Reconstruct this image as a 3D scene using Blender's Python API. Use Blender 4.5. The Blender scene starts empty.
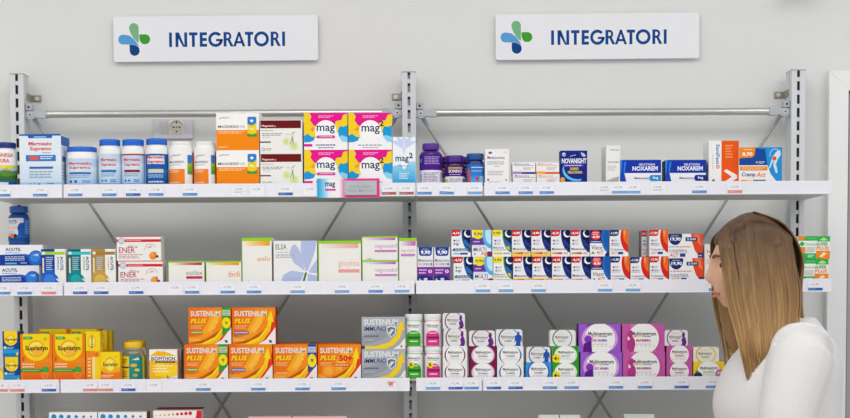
import bpy, bmesh, math, random
from mathutils import Vector, Matrix
from mathutils.geometry import tessellate_polygon
random.seed(7)
sc = bpy.context.scene
COL = sc.collection

# ---------------------------------------------------------------- camera
FPX = 1800.0                       # focal length in pixels of an 850 wide frame
PITCH = math.atan(FPX / 27850.0)
CAM = Vector((0.0, -4.6, 1.45))
PX0, PY0 = 410.5, 300.0 + FPX * math.tan(PITCH)
ROT = Matrix.Rotation(math.pi / 2 - PITCH, 3, 'X') @ Matrix.Rotation(-0.005, 3, 'Z')
cd = bpy.data.cameras.new('camera')
cam = bpy.data.objects.new('camera', cd)
COL.objects.link(cam)
cam.matrix_world = Matrix.Translation(CAM) @ ROT.to_4x4()
cd.sensor_width = 36.0
cd.lens = 36.0 * FPX / 850.0
cd.shift_x = (425.0 - PX0) / 850.0
cd.shift_y = (PY0 - 209.0) / 850.0
cd.clip_end = 60
sc.camera = cam

# ---------------------------------------------------------------- world, lamps, exposure
sc.view_settings.view_transform = 'Standard'
sc.view_settings.look = 'None'
sc.view_settings.gamma = 1.0
sc.view_settings.exposure = 0.06
wd = bpy.data.worlds.new('shop_ambient')
sc.world = wd
wd.use_nodes = True
wd.node_tree.nodes['Background'].inputs[0].default_value = (0.92, 0.955, 1.0, 1)
wd.node_tree.nodes['Background'].inputs[1].default_value = 0.74
CEIL = 3.0
LAMPS = [(-1.75, -1.55, 8.6, (1.0, 0.95, 0.87)), (0.0, -1.55, 8.6, (0.99, 0.985, 0.97)), (1.75, -1.55, 8.6, (0.95, 0.975, 1.0)),
         (-1.75, -3.6, 8, (1.0, 0.94, 0.86)), (0.0, -3.6, 8, (1.0, 0.98, 0.96)), (1.75, -3.6, 8, (0.96, 0.98, 1.0))]
for (lx, ly, lp, lc) in LAMPS:
    ld = bpy.data.lights.new('ceiling_lamp', 'AREA')
    ld.shape = 'RECTANGLE'; ld.size = 1.18; ld.size_y = 1.1; ld.energy = lp; ld.color = lc
    lo = bpy.data.objects.new('ceiling_lamp', ld)
    lo.location = (lx, ly, CEIL - 0.035)
    COL.objects.link(lo)

def W(u, v, Y):
    """the world point that stands at depth Y and is seen at photo pixel (u, v)"""
    d = ROT @ Vector(((u - PX0) / FPX, -(v - PY0) / FPX, -1.0))
    t = (Y - CAM.y) / d.y
    return CAM + d * t

# ---------------------------------------------------------------- materials
def lin(h):
    h = h.lstrip('#')
    if len(h) == 3: h = ''.join(c * 2 for c in h)
    out = []
    for i in (0, 2, 4):
        c = int(h[i:i + 2], 16) / 255.0
        out.append(c / 12.92 if c <= 0.04045 else ((c + 0.055) / 1.055) ** 2.4)
    return tuple(out) + (1.0,)

MATS = {}
def mat(color, rough=0.42, metal=0.0, name=None, trans=0.0, bump=0.0, scale=60.0, var=0.0, spec=0.5, coat=0.0):
    if name is None: rough, spec = 0.5, 0.1
    key = (color, rough, metal, name, trans, bump, scale, var)
    if key in MATS: return MATS[key]
    m = bpy.data.materials.new(name or ('print_' + color.lstrip('#')))
    m.use_nodes = True
    nt = m.node_tree
    b = nt.nodes['Principled BSDF']
    b.inputs['Base Color'].default_value = lin(color)
    b.inputs['Roughness'].default_value = rough
    b.inputs['Metallic'].default_value = metal
    b.inputs['Specular IOR Level'].default_value = spec
    b.inputs['Coat Weight'].default_value = coat
    if trans:
        b.inputs['Transmission Weight'].default_value = trans
        b.inputs['IOR'].default_value = 1.35
    if bump or var:
        tc = nt.nodes.new('ShaderNodeTexCoord')
        n = nt.nodes.new('ShaderNodeTexNoise')
        n.inputs['Scale'].default_value = scale
        n.inputs['Detail'].default_value = 4
        nt.links.new(tc.outputs['Object'], n.inputs['Vector'])
        if bump:
            bp = nt.nodes.new('ShaderNodeBump')
            bp.inputs['Strength'].default_value = bump
            bp.inputs['Distance'].default_value = 0.002
            nt.links.new(n.outputs['Fac'], bp.inputs['Height'])
            nt.links.new(bp.outputs['Normal'], b.inputs['Normal'])
        if var:
            cr = nt.nodes.new('ShaderNodeValToRGB')
            c = lin(color)
            cr.color_ramp.elements[0].position = 0.3
            cr.color_ramp.elements[1].position = 0.7
            cr.color_ramp.elements[0].color = tuple(x * (1 - var) for x in c[:3]) + (1,)
            cr.color_ramp.elements[1].color = tuple(min(1, x * (1 + var)) for x in c[:3]) + (1,)
            nt.links.new(n.outputs['Fac'], cr.inputs['Fac'])
            nt.links.new(cr.outputs['Color'], b.inputs['Base Color'])
    MATS[key] = m
    return m

M_WALL = mat('#e6e6e4', 0.85, name='painted_plaster', bump=0.12, scale=220, var=0.012)
M_FLOOR = mat('#cdc8c0', 0.35, name='floor_tile', var=0.05, scale=5)
M_CEIL = mat('#eeeeec', 0.9, name='ceiling_panel', bump=0.1, scale=90)
M_POST = mat('#d8dadd', 0.45, 0.0, name='grey_lacquered_steel', var=0.02, scale=12)
M_DARK = mat('#26282c', 0.6, name='slot_shade_and_dark_steel')  # dark tone stands in for shade in slots and grooves; also bolt centres
M_SLOT = mat('#b5b8bc', 0.6, name='lit_slot_back_steel')  # slot back painted as lit, for the middle upright only
M_DECK = mat('#cdccc9', 0.5, 0.15, name='shelf_sheet_steel', var=0.02, scale=9)
M_RAIL = mat('#ecebf3', 0.28, name='white_plastic_rail')
M_CHROME = mat('#cfcdc8', 0.28, 0.85, name='brushed_aluminium', var=0.03, scale=30)
M_FIT = mat('#b6b9bf', 0.45, 0.2, name='grey_cast_fitting', var=0.03, scale=40)
M_BRASS = mat('#a59c8a', 0.35, 0.8, name='nickel_bracket')
M_ROD = mat('#a8a6a2', 0.4, 0.6, name='rod_steel')
M_SIGN = mat('#f0f0f4', 0.3, name='sign_acrylic')
M_PVC = mat('#f3f3f2', 0.35, name='white_door_lacquer')
M_CARD = mat('#f2f0ee', 0.45, name='carton_board')

# ---------------------------------------------------------------- mesh building
class MB:
    def __init__(s):
        s.v = []; s.f = []; s.m = []; s.sm = []; s.mats = []
    def mi(s, m):
        if m not in s.mats: s.mats.append(m)
        return s.mats.index(m)
    def face(s, pts, m, smooth=False):
        i = len(s.v); s.v += [tuple(p) for p in pts]
        s.f.append(tuple(range(i, i + len(pts)))); s.m.append(s.mi(m)); s.sm.append(smooth)
    def geo(s, verts, faces, m, smooth=False):
        i = len(s.v); s.v += [tuple(p) for p in verts]; k = s.mi(m)
        for f in faces:
            s.f.append(tuple(i + a for a in f)); s.m.append(k); s.sm.append(smooth)
    def bm(s, b, m, smooth=False, T=None):
        b.verts.ensure_lookup_table()
        s.geo([(T @ v.co if T else v.co) for v in b.verts], [[v.index for v in f.verts] for f in b.faces], m, smooth)
        b.free()
    def box(s, x0, x1, y0, y1, z0, z1, m, bev=0.0, T=None, seg=1):
        b = bmesh.new(); bmesh.ops.create_cube(b, size=1.0)
        for v in b.verts:
            v.co = Vector(((x0 + x1) / 2 + v.co.x * (x1 - x0), (y0 + y1) / 2 + v.co.y * (y1 - y0), (z0 + z1) / 2 + v.co.z * (z1 - z0)))
        if bev:
            bmesh.ops.bevel(b, geom=b.edges[:], offset=bev, segments=seg, affect='EDGES', profile=0.5)
        b.verts.index_update()
        s.bm(b, m, False, T)
    def tube(s, a, b, r, m, n=12, r2=None, caps=True):
        a = Vector(a); b = Vector(b); r2 = r if r2 is None else r2
        d = (b - a).normalized()
        u = d.orthogonal().normalized(); w = d.cross(u)
        A = [a + (u * math.cos(t) + w * math.sin(t)) * r for t in [2 * math.pi * k / n for k in range(n)]]
        B = [b + (u * math.cos(t) + w * math.sin(t)) * r2 for t in [2 * math.pi * k / n for k in range(n)]]
        s.geo(A + B, [(k, (k + 1) % n, n + (k + 1) % n, n + k) for k in range(n)], m, True)
        if caps:
            s.face(A[::-1], m); s.face(B, m)
    def lathe(s, prof, m, n=28, cx=0, cy=0, ribs=0, rd=0.0):
        vs = []; fs = []
        for (r, z) in prof:
            for k in range(n):
                t = 2 * math.pi * k / n
                rr = r * (1 - rd * (k % 2)) if ribs else r
                vs.append((cx + rr * math.cos(t), cy + rr * math.sin(t), z))
        for i in range(len(prof) - 1):
            for k in range(n):
                fs.append((i * n + k, i * n + (k + 1) % n, (i + 1) * n + (k + 1) % n, (i + 1) * n + k))
        s.geo(vs, fs, m, True)
        s.face(vs[:n][::-1], m); s.face(vs[-n:], m)
    def mesh(s, name):
        me = bpy.data.meshes.new(name)
        me.from_pydata(s.v, [], s.f)
        for m in s.mats: me.materials.append(m)
        me.polygons.foreach_set('material_index', s.m)
        me.polygons.foreach_set('use_smooth', s.sm)
        me.update()
        return me
    def build(s, name, parent=None, loc=None):
        return link(name, s.mesh(name), parent, loc)

def link(name, me, parent=None, loc=None):
    o = bpy.data.objects.new(name, me)
    COL.objects.link(o)
    if parent: o.parent = parent
    if loc is not None: o.location = loc
    return o
def tag(o, label, cat, group=None):
    o['label'] = label; o['category'] = cat
    if group: o['group'] = group
    return o
def structure(o):
    o['kind'] = 'structure'; return o
def thing(name, loc, label, cat, group=None, rz=0):
    o = link(name, None, None, loc); o.rotation_euler.z = rz
    return tag(o, label, cat, group)
def copy_tree(o, parent=None):
    c = o.copy(); COL.objects.link(c)
    if parent: c.parent = parent
    for ch in o.children: copy_tree(ch, c)
    return c

# ---------------------------------------------------------------- flat artwork on a face (print on packaging, signs)
GLY = {}
def glyphs(sx, bold, ital):
    k = (sx, bold, ital)
    if k in GLY: return GLY[k]
    cu = bpy.data.curves.new('lettering', 'FONT')
    cu.body = sx; cu.resolution_u = 2; cu.offset = bold; cu.shear = ital
    ob = bpy.data.objects.new('lettering', cu); COL.objects.link(ob)
    dg = bpy.context.evaluated_depsgraph_get()
    ev = ob.evaluated_get(dg); me = ev.to_mesh()
    vs = [(v.co.x, v.co.y) for v in me.vertices]
    fs = [tuple(p.vertices) for p in me.polygons]
    ev.to_mesh_clear()
    bpy.data.objects.remove(ob); bpy.data.curves.remove(cu)
    x0 = min(v[0] for v in vs); x1 = max(v[0] for v in vs); y0 = min(v[1] for v in vs); y1 = max(v[1] for v in vs)
    vs = [((x - x0) / (x1 - x0), (y - y0) / (y1 - y0)) for x, y in vs]
    GLY[k] = (vs, fs); return GLY[k]

def clip(poly, ax, lim, keep_less):
    out = []
    n = len(poly)
    for i in range(n):
        a, b = poly[i], poly[(i + 1) % n]
        ia = (a[ax] <= lim) if keep_less else (a[ax] >= lim)
        ib = (b[ax] <= lim) if keep_less else (b[ax] >= lim)
        if ia: out.append(a)
        if ia != ib:
            t = (lim - a[ax]) / (b[ax] - a[ax])
            out.append((a[0] + t * (b[0] - a[0]), a[1] + t * (b[1] - a[1])))
    return out

class Art:
    """draws in 0..1 x 0..1 of a face of w x h metres; every mark lies a hair above the last"""
    def __init__(s, mb, w, h, fn, strips=0, rough=0.42):
        s.mb = mb; s.w = w; s.h = h; s.fn = fn; s.k = 1; s.strips = strips; s.rough = rough
    def P(s, pts, c):
        poly = [(float(a), float(b)) for a, b in pts]
        for ax, lim, kl in ((0, 0.0, False), (0, 1.0, True), (1, 0.0, False), (1, 1.0, True)):
            if poly: poly = clip(poly, ax, lim, kl)
        if len(poly) < 3: return
        tris = tessellate_polygon([[Vector((a * s.w, b * s.h, 0)) for a, b in poly]])
        m = mat(c, s.rough); e = s.k * 4e-5; s.k += 1
        for t in tris:
            tri = [poly[i] for i in t]
            ar = (tri[1][0] - tri[0][0]) * (tri[2][1] - tri[0][1]) - (tri[2][0] - tri[0][0]) * (tri[1][1] - tri[0][1])
            if abs(ar) < 1e-9: continue
            if ar < 0: tri = tri[::-1]
            if s.strips:
                for q in range(s.strips):
                    p = clip(tri, 0, q / s.strips, False)
                    if len(p) > 2: p = clip(p, 0, (q + 1) / s.strips, True)
                    if len(p) > 2: s.mb.face([s.fn(a * s.w, b * s.h, e) for a, b in p], m)
            else:
                s.mb.face([s.fn(a * s.w, b * s.h, e) for a, b in tri], m)
    def R(s, x0, y0, x1, y1, c): s.P([(x0, y0), (x1, y0), (x1, y1), (x0, y1)], c)
    def G(s, x0, y0, x1, y1, c0, c1, n=6, vert=False):
        a = lin(c0); 
        h0 = [int(c0.lstrip('#')[i:i + 2], 16) for i in (0, 2, 4)]; h1 = [int(c1.lstrip('#')[i:i + 2], 16) for i in (0, 2, 4)]
        for i in range(n):
            t = i / (n - 1); c = '#%02x%02x%02x' % tuple(int(p + (q - p) * t) for p, q in zip(h0, h1))
            if vert: s.R(x0, y0 + (y1 - y0) * i / n, x1, y0 + (y1 - y0) * (i + 1) / n, c); 
            else: s.R(x0 + (x1 - x0) * i / n, y0, x0 + (x1 - x0) * (i + 1) / n, y1, c)
            s.k -= 1
        s.k += 1
    def E(s, cx, cy, rx, c, ry=None, n=28, a0=0, a1=360):
        ry = rx * s.w / s.h if ry is None else ry
        pts = [(cx + rx * math.cos(math.radians(a0 + (a1 - a0) * i / n)), cy + ry * math.sin(math.radians(a0 + (a1 - a0) * i / n))) for i in range(n + (0 if a1 - a0 == 360 else 1))]
        s.P(pts, c)
    def A(s, cx, cy, rx, th, c, a0, a1, ry=None, n=20):
        ry = rx * s.w / s.h if ry is None else ry
        thy = th * s.w / s.h
        for i in range(n):
            t0 = math.radians(a0 + (a1 - a0) * i / n); t1 = math.radians(a0 + (a1 - a0) * (i + 1) / n)
            s.P([(cx + rx * math.cos(t0), cy + ry * math.sin(t0)), (cx + rx * math.cos(t1), cy + ry * math.sin(t1)),
                 (cx + (rx - th) * math.cos(t1), cy + (ry - thy) * math.sin(t1)), (cx + (rx - th) * math.cos(t0), cy + (ry - thy) * math.sin(t0))], c)
            s.k -= 1
        s.k += 1
    def T(s, t, x0, y0, x1, y1, c, b=0.018, it=0.0, rot=0):
        vs, fs = glyphs(t, b, it)
        m = mat(c, s.rough); e = s.k * 4e-5; s.k += 1
        q = []
        for (x, y) in vs:
            if rot == 90: x, y = 1 - y, x
            elif rot == -90: x, y = y, 1 - x
            q.append(s.fn((x0 + x * (x1 - x0)) * s.w, (y0 + y * (y1 - y0)) * s.h, e))
        s.mb.geo(q, fs, m)
    def L(s, x0, y0, x1, y1, c, rows=2):
        rr = random.Random(int((x0 * 31 + y0 * 17 + x1) * 1000))
        dy = (y1 - y0) / rows
        for i in range(rows):
            x = x0; yb = y1 - (i + 0.75) * dy
            lim = x1 - rr.random() * 0.25 * (x1 - x0) * (i > 0)
            while x < lim:
                wd_ = (x1 - x0) * (0.08 + 0.14 * rr.random())
                s.R(x, yb, min(x + wd_, lim), yb + dy * 0.5, c); s.k -= 1
                x += wd_ + (x1 - x0) * 0.03
        s.k += 1

def front_fn(w, d):
    return lambda x, y, e: (x - w / 2, -d / 2 - e, y)

def carton_mesh(name, w, h, d, design, side='#efedea', top=None, sideart=None):
    mb = MB()
    ms = mat(side, 0.42); mt = mat(top or side, 0.42)
    b = 0.0007
    mb.box(-w / 2, w / 2, -d / 2, d / 2, 0, h, ms, bev=b)
    mb.face([(-w / 2 + b, -d / 2 + b, h + 3e-5), (w / 2 - b, -d / 2 + b, h + 3e-5), (w / 2 - b, d / 2 - b, h + 3e-5), (-w / 2 + b, d / 2 - b, h + 3e-5)], mt)
    # tuck-in flap: seams on the two end faces
    seam = mat('#b9b5b0', 0.6, name='board_edge')
    for sx in (-1, 1):
        x = sx * (w / 2 + 4e-5)
        for z in (h * 0.72,):
            q = [(x, -d / 2 + 0.002, z), (x, d / 2 - 0.002, z), (x, d / 2 - 0.002, z + 0.0006), (x, -d / 2 + 0.002, z + 0.0006)]
            mb.face(q if sx > 0 else q[::-1], seam)
    if sideart:
        A2 = Art(mb, d, h, lambda x, y, e: (w / 2 + e + 4e-5, x - d / 2, y)); sideart(A2)
        A3 = Art(mb, d, h, lambda x, y, e: (-w / 2 - e - 4e-5, d / 2 - x, y)); sideart(A3)
    design(Art(mb, w, h, front_fn(w, d)))
    return mb.mesh(name)

# ---------------------------------------------------------------- the room
YW = 0.09            # face of the wall behind the shelving
XL, XR, YR = -3.6, 3.6, -5.6
m = MB(); m.box(XL, XR, YW, YW + 0.12, 0, CEIL, M_WALL); structure(m.build('wall_back'))
m = MB(); m.box(XL, XR, YR, YW + 0.12, -0.1, 0, M_FLOOR); structure(m.build('floor'))
m = MB(); m.box(XL, XR, YR, YW + 0.12, CEIL, CEIL + 0.1, M_CEIL); structure(m.build('ceiling'))
doorL = W(828.3, 200, YW - .03).x
m = MB(); m.box(XL, doorL - 0.003, YW - 0.012, YW, 0, 0.08, M_PVC, 0.002); structure(m.build('baseboard_back'))

M_GLOW = bpy.data.materials.new('lamp_diffuser'); M_GLOW.use_nodes = True
_b = M_GLOW.node_tree.nodes['Principled BSDF']
_b.inputs['Emission Color'].default_value = (1, 0.98, 0.95, 1); _b.inputs['Emission Strength'].default_value = 1.2
for i, (lx, ly, lp, lc) in enumerate(LAMPS):
    t = thing('ceiling_light', (lx, ly, CEIL), 'flat white ceiling light panel above the aisle', 'light', 'ceiling light panels')
    m = MB()
    for (a, b_, c, d_) in ((-.6, .6, -.56, -.545), (-.6, .6, .545, .56), (-.6, -.585, -.545, .545), (.585, .6, -.545, .545)):
        m.box(a, b_, c, d_, -0.03, 0, M_PVC)
    m.build('frame', t)
    m = MB(); m.box(-.585, .585, -.545, .545, -0.02, -0.004, M_GLOW); m.build('diffuser', t)

# door in the wall at the right
dr = structure(link('door_1', None, None, (doorL, YW, 0)))
dtop = W(840, 70.5, YW - .03).z
fw = W(847.6, 200, YW - .03).x - doorL
DW = 1.0
def mitred(m, pts, y0, y1, mt):
    n = len(pts)
    m.face([(x, y0, z) for x, z in pts], mt); m.face([(x, y1, z) for x, z in pts][::-1], mt)
    for i in range(n):
        a, b = pts[i], pts[(i + 1) % n]
        m.face([(a[0], y1, a[1]), (b[0], y1, b[1]), (b[0], y0, b[1]), (a[0], y0, a[1])], mt)
for pts in (((0, 0), (fw, 0), (fw, dtop - fw), (0, dtop)), ((DW - fw, 0), (DW, 0), (DW, dtop), (DW - fw, dtop - fw)),
            ((0.0008, dtop), (fw + 0.0002, dtop - fw), (DW - fw - 0.0002, dtop - fw), (DW - 0.0008, dtop))):
    m = MB(); mitred(m, [p for p in pts], -0.03, 0.0, M_PVC); m.build('casing', dr)
m = MB(); m.box(fw, fw + 0.006, -0.012, 0, 0.005, dtop - fw, mat('#3a3d42', 0.7, name='rubber_gasket'))
m.box(fw, DW - fw, -0.012, 0, dtop - fw - 0.006, dtop - fw, mat('#3a3d42', 0.7, name='rubber_gasket')); m.build('gasket', dr)
m = MB(); m.box(fw + 0.006, DW - fw - 0.001, -0.010, -0.0005, 0.005, dtop - fw - 0.006, mat('#a4a5a9', 0.3, 0.2, name='grey_door_leaf')); m.build('door_panel', dr)
m = MB(); m.tube((DW - fw - 0.1, -0.010, 1.0), (DW - fw - 0.1, -0.06, 1.0), 0.01, M_CHROME); m.tube((DW - fw - 0.1, -0.06, 1.0), (DW - fw - 0.23, -0.06, 1.0), 0.009, M_CHROME)
m.build('door_handle', dr)

# ---------------------------------------------------------------- shelving
POSTX = [W(16.5, 80, 0).x, W(408.9, 80, 0).x, W(798.6, 80, 0).x]
PT = W(409, 72.3, 0).z
POSTL = ['slotted grey steel upright at the start of the shelving, behind the yellow and blue packs',
         'slotted grey steel upright between the two shelving bays',
         'slotted grey steel upright beside the white door frame']
def upright(X, lab, clips):
    t = thing('shelf_upright', (X, 0, 0), lab, 'shelf post', 'slotted uprights of the shelving')
    m = MB(); D = 0.066
    hw = 0.0175; sl = 0.0035
    # two front flanges either side of a slotted channel, side cheeks with a groove
    m.box(-hw, -sl, 0, 0.004, 0, PT, M_POST, 0.0006); m.box(sl, hw, 0, 0.004, 0, PT, M_POST, 0.0006)
    for s in (-1, 1):
        a, b = sorted((s * hw, s * (hw - 0.003)))
        m.box(a, b, 0.004, 0.024, 0, PT, M_POST)
        a, b = sorted((s * (hw - 0.0035), s * (hw - 0.006)))
        m.box(a, b, 0.024, 0.030, 0, PT, M_DARK)  # shade in the groove put in as a dark strip
        a, b = sorted((s * hw, s * (hw - 0.003)))
        m.box(a, b, 0.030, D, 0, PT, M_POST)
    m.box(-hw + 0.003, hw - 0.003, D - 0.003, D, 0, PT, M_POST)
    m.build('profile', t)
    m = MB()
    z = PT - 0.0165
    m.box(-sl, sl, 0.0062, 0.0088, PT - 0.005, PT - 0.001, M_DARK)  # painted shade at the top of the first slot
    while z > 0.05:
        m.box(-sl, sl, 0.0015, 0.0035, z - 0.0105, z, M_POST)
        if X == POSTX[1]: m.box(-sl, sl, 0.0062, 0.0088, z - 0.0160, z - 0.0107, M_DARK)  # painted shade under each web, the rest of the slot stays light
        z -= 0.0335
    m.box(-sl - 0.002, sl + 0.002, 0.009, 0.011, 0.02, PT - 0.002, M_SLOT if X == POSTX[1] else M_DARK)  # slot back coloured as lit in the middle upright, as shaded in the others
    m.build('slot_strip', t)
    m = MB(); m.box(-hw - 0.001, hw + 0.001, -0.001, D + 0.001, PT, PT + 0.003, M_FIT, 0.0008); m.build('end_cap', t)
    for s in clips:
        m = MB(); zc = PT - 0.052
        a, b = sorted((s * hw, s * (hw + 0.027)))
        m.box(a, b, YW - 0.004, YW - 0.0004, zc - 0.0085, zc + 0.0085, M_BRASS, 0.0015)
        a, b = sorted((s * hw, s * (hw + 0.004)))
        m.box(a, b, D - 0.03, YW - 0.004, zc - 0.0085, zc + 0.0085, M_BRASS, 0.001)
        c = s * (hw + 0.016)
        m.tube((c, YW - 0.004, zc), (c, YW - 0.008, zc), 0.0055, M_CHROME, 12)
        m.build('wall_bracket', t)
    return t
posts = [upright(POSTX[0], POSTL[0], (1,)), upright(POSTX[1], POSTL[1], (-1,)), upright(POSTX[2], POSTL[2], (-1,))]

# top stabiliser bars with end fittings, crossed diagonal rods
YB = 0.026
def bar(xa, xb, va, vb, lab):
    za = W(410, va, YB).z; zb = W(410, vb, YB).z
    t = thing('stabiliser_bar', ((xa + xb) / 2, YB, (za + zb) / 2), lab, 'shelf bar', 'horizontal bars between the uprights')
    h = (xb - xa) / 2 - 0.0178; r = 0.0097
    m = MB(); m.tube((-h + 0.05, 0, 0), (h - 0.05, 0, 0), r, M_CHROME, 18); m.build('tube', t)
    for s in (-1, 1):
        m = MB()
        a, b = sorted((s * h, s * (h - 0.018)))
        m.box(a, b, -0.014, 0.014, 0.008, 0.026, M_FIT, 0.002)          # hook block on the post
        m.tube((s * (h - 0.009), -0.0142, 0.017), (s * (h - 0.009), -0.0150, 0.017), 0.003, M_DARK, 10)
        m.build('hook_block', t)
        m = MB()
        b = bmesh.new()
        prof = [(0.0, -0.010), (0.0, 0.006), (0.014, 0.0075), (0.030, 0.0065), (0.040, 0.0102), (0.052, 0.0102), (0.052, -0.0102), (0.038, -0.0102), (0.026, -0.0085), (0.014, -0.015)]
        vs = [b.verts.new((s * (h - x), -0.012, z)) for x, z in prof]; f = b.faces.new(vs if s < 0 else vs[::-1])
        ex = bmesh.ops.extrude_face_region(b, geom=[f])
        bmesh.ops.translate(b, vec=(0, 0.024, 0), verts=[v for v in ex['geom'] if isinstance(v, bmesh.types.BMVert)])
        bmesh.ops.recalc_face_normals(b, faces=b.faces[:]); b.verts.index_update()
        m.bm(b, M_FIT)
        m.tube((s * (h - 0.012), -0.012, -0.002), (s * (h - 0.012), -0.0145, -0.002), 0.006, M_CHROME, 14)
        m.tube((s * (h - 0.012), -0.0145, -0.002), (s * (h - 0.012), -0.0149, -0.002), 0.0025, M_DARK, 8)
        m.build('end_fitting', t)
    return (xa + xb) / 2, h, (za + zb) / 2
b1 = bar(POSTX[0], POSTX[1], 112.6, 112.4, 'round aluminium bar across the wall above the tubs and bottles, passing over the power socket')
b2 = bar(POSTX[1], POSTX[2], 113.1, 113.1, 'round aluminium bar across the wall above the bay with the night tablets')
def rod(a, b, lab):
    a = Vector(a); b = Vector(b)
    mid = (a + b) / 2
    m = MB(); d = (b - a).normalized()
    m.tube(a - mid + d * 0.008, b - mid - d * 0.008, 0.0037, M_ROD, 10)
    for p, s in ((a, 1), (b, -1)):
        q = p - mid
        m.tube(q + d * s * 0.004, q + d * s * 0.045, 0.0058, M_FIT, 10, 0.0046)
    o = m.build('diagonal_rod', None, mid)
    tag(o, lab, 'rod', 'crossed diagonal rods behind the shelves')
for (c, h, z), cx, cy, words in ((b1, 222, 405, 'yellow and orange packs'), (b2, 600, 401, 'purple and pink packs')):
    for s, yy, dirn in ((-1, 0.050, 'rising to the left'), (1, 0.0645, 'rising to the right')):
        a = Vector((c + s * (h - 0.013), yy, z - 0.004))
        x = W(cx, cy, 0.055)
        k = (x - a); e = a + Vector((k.x * 1.9, 0, k.z * 1.9)); e.y = yy
        rod(a, e, 'steel diagonal rod %s behind the %s' % (dirn, words))

# shelves
YF = -0.285                         # face of the price rail
YP = -0.268                         # front of the packs
RAILV = [182.6, 280.6, 377.9, 476.0]
DECK = []
SHL = [[('top left shelf carrying blue-capped tubs and magnesium cartons', 62.5, 415.5), ('top right shelf carrying purple bottles and night-tablet cartons', 483.5, 832.3, 416.5)],
       [('middle left shelf carrying white cartons with green edges', 63.0, 414.5), ('middle right shelf carrying two tiers of small price-flagged cartons', None, 832.0, 416.0)],
       [('lower left shelf carrying yellow and orange cartons', 59.5, 409.7), ('lower right shelf carrying green, pink and purple packs', 482.5, 832.0, 416.2)],
       [('bottom left shelf just below the picture with red and blue dotted cartons', 59.5, 410.0), ('bottom right shelf just below the picture with pale cartons', 483.0, 832.0, 416.0)]]
XRUN = W(-16, 182, YF).x
def shelf(lab, xa, xb, splits, ztop, bx):
    t = thing('shelf', ((xa + xb) / 2, 0, ztop), lab, 'shelf', 'white-edged shelves of the two bays')
    o = -(xa + xb) / 2
    m = MB()
    m.box(xa + o + 0.001, xb + o - 0.001, YF + 0.009, -0.0015, -0.030, -0.008, M_DECK, 0.001)
    m.build('deck', t)
    edges = [xa] + splits + [xb]
    for i in range(len(edges) - 1):
        a, b = edges[i] + o + (0.0018 if i else 0), edges[i + 1] + o - (0.0018 if i < len(edges) - 2 else 0)
        m = MB()
        m.box(a, b, YF + 0.003, YF + 0.008, -0.0322, 0.0, M_RAIL, 0.0008)
        m.box(a, b, YF + 0.0000, YF + 0.003, -0.0320, -0.0285, M_RAIL, 0.0008)   # lower lip
        m.build('price_rail', t)
    for x in bx:
        b = bmesh.new()
        vs = [b.verts.new((x + o - 0.0015, y, z)) for y, z in ((0.0, -0.0305), (0.0, -0.062), (-0.012, -0.062), (-0.19, -0.036), (-0.2, -0.0305))]
        f = b.faces.new(vs)
        ex = bmesh.ops.extrude_face_region(b, geom=[f])
        bmesh.ops.translate(b, vec=(0.003, 0, 0), verts=[v for v in ex['geom'] if isinstance(v, bmesh.types.BMVert)])
        bmesh.ops.recalc_face_normals(b, faces=b.faces[:]); b.verts.index_update()
    return t
for r in range(4):
    zt = W(410, RAILV[r], YF).z
    DECK.append(zt - 0.008)
    (lab, sp, xe), (lab2, sp2, xe2, xs2) = SHL[r]
    v = RAILV[r] + 6
    shelf(lab, XRUN, W(xe, v, YF).x, [W(sp, v, YF).x], zt, [])
    shelf(lab2, W(xs2, v, YF).x, W(xe2, v, YF).x, [W(sp2, v, YF).x] if sp2 else [], zt, [])

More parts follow.
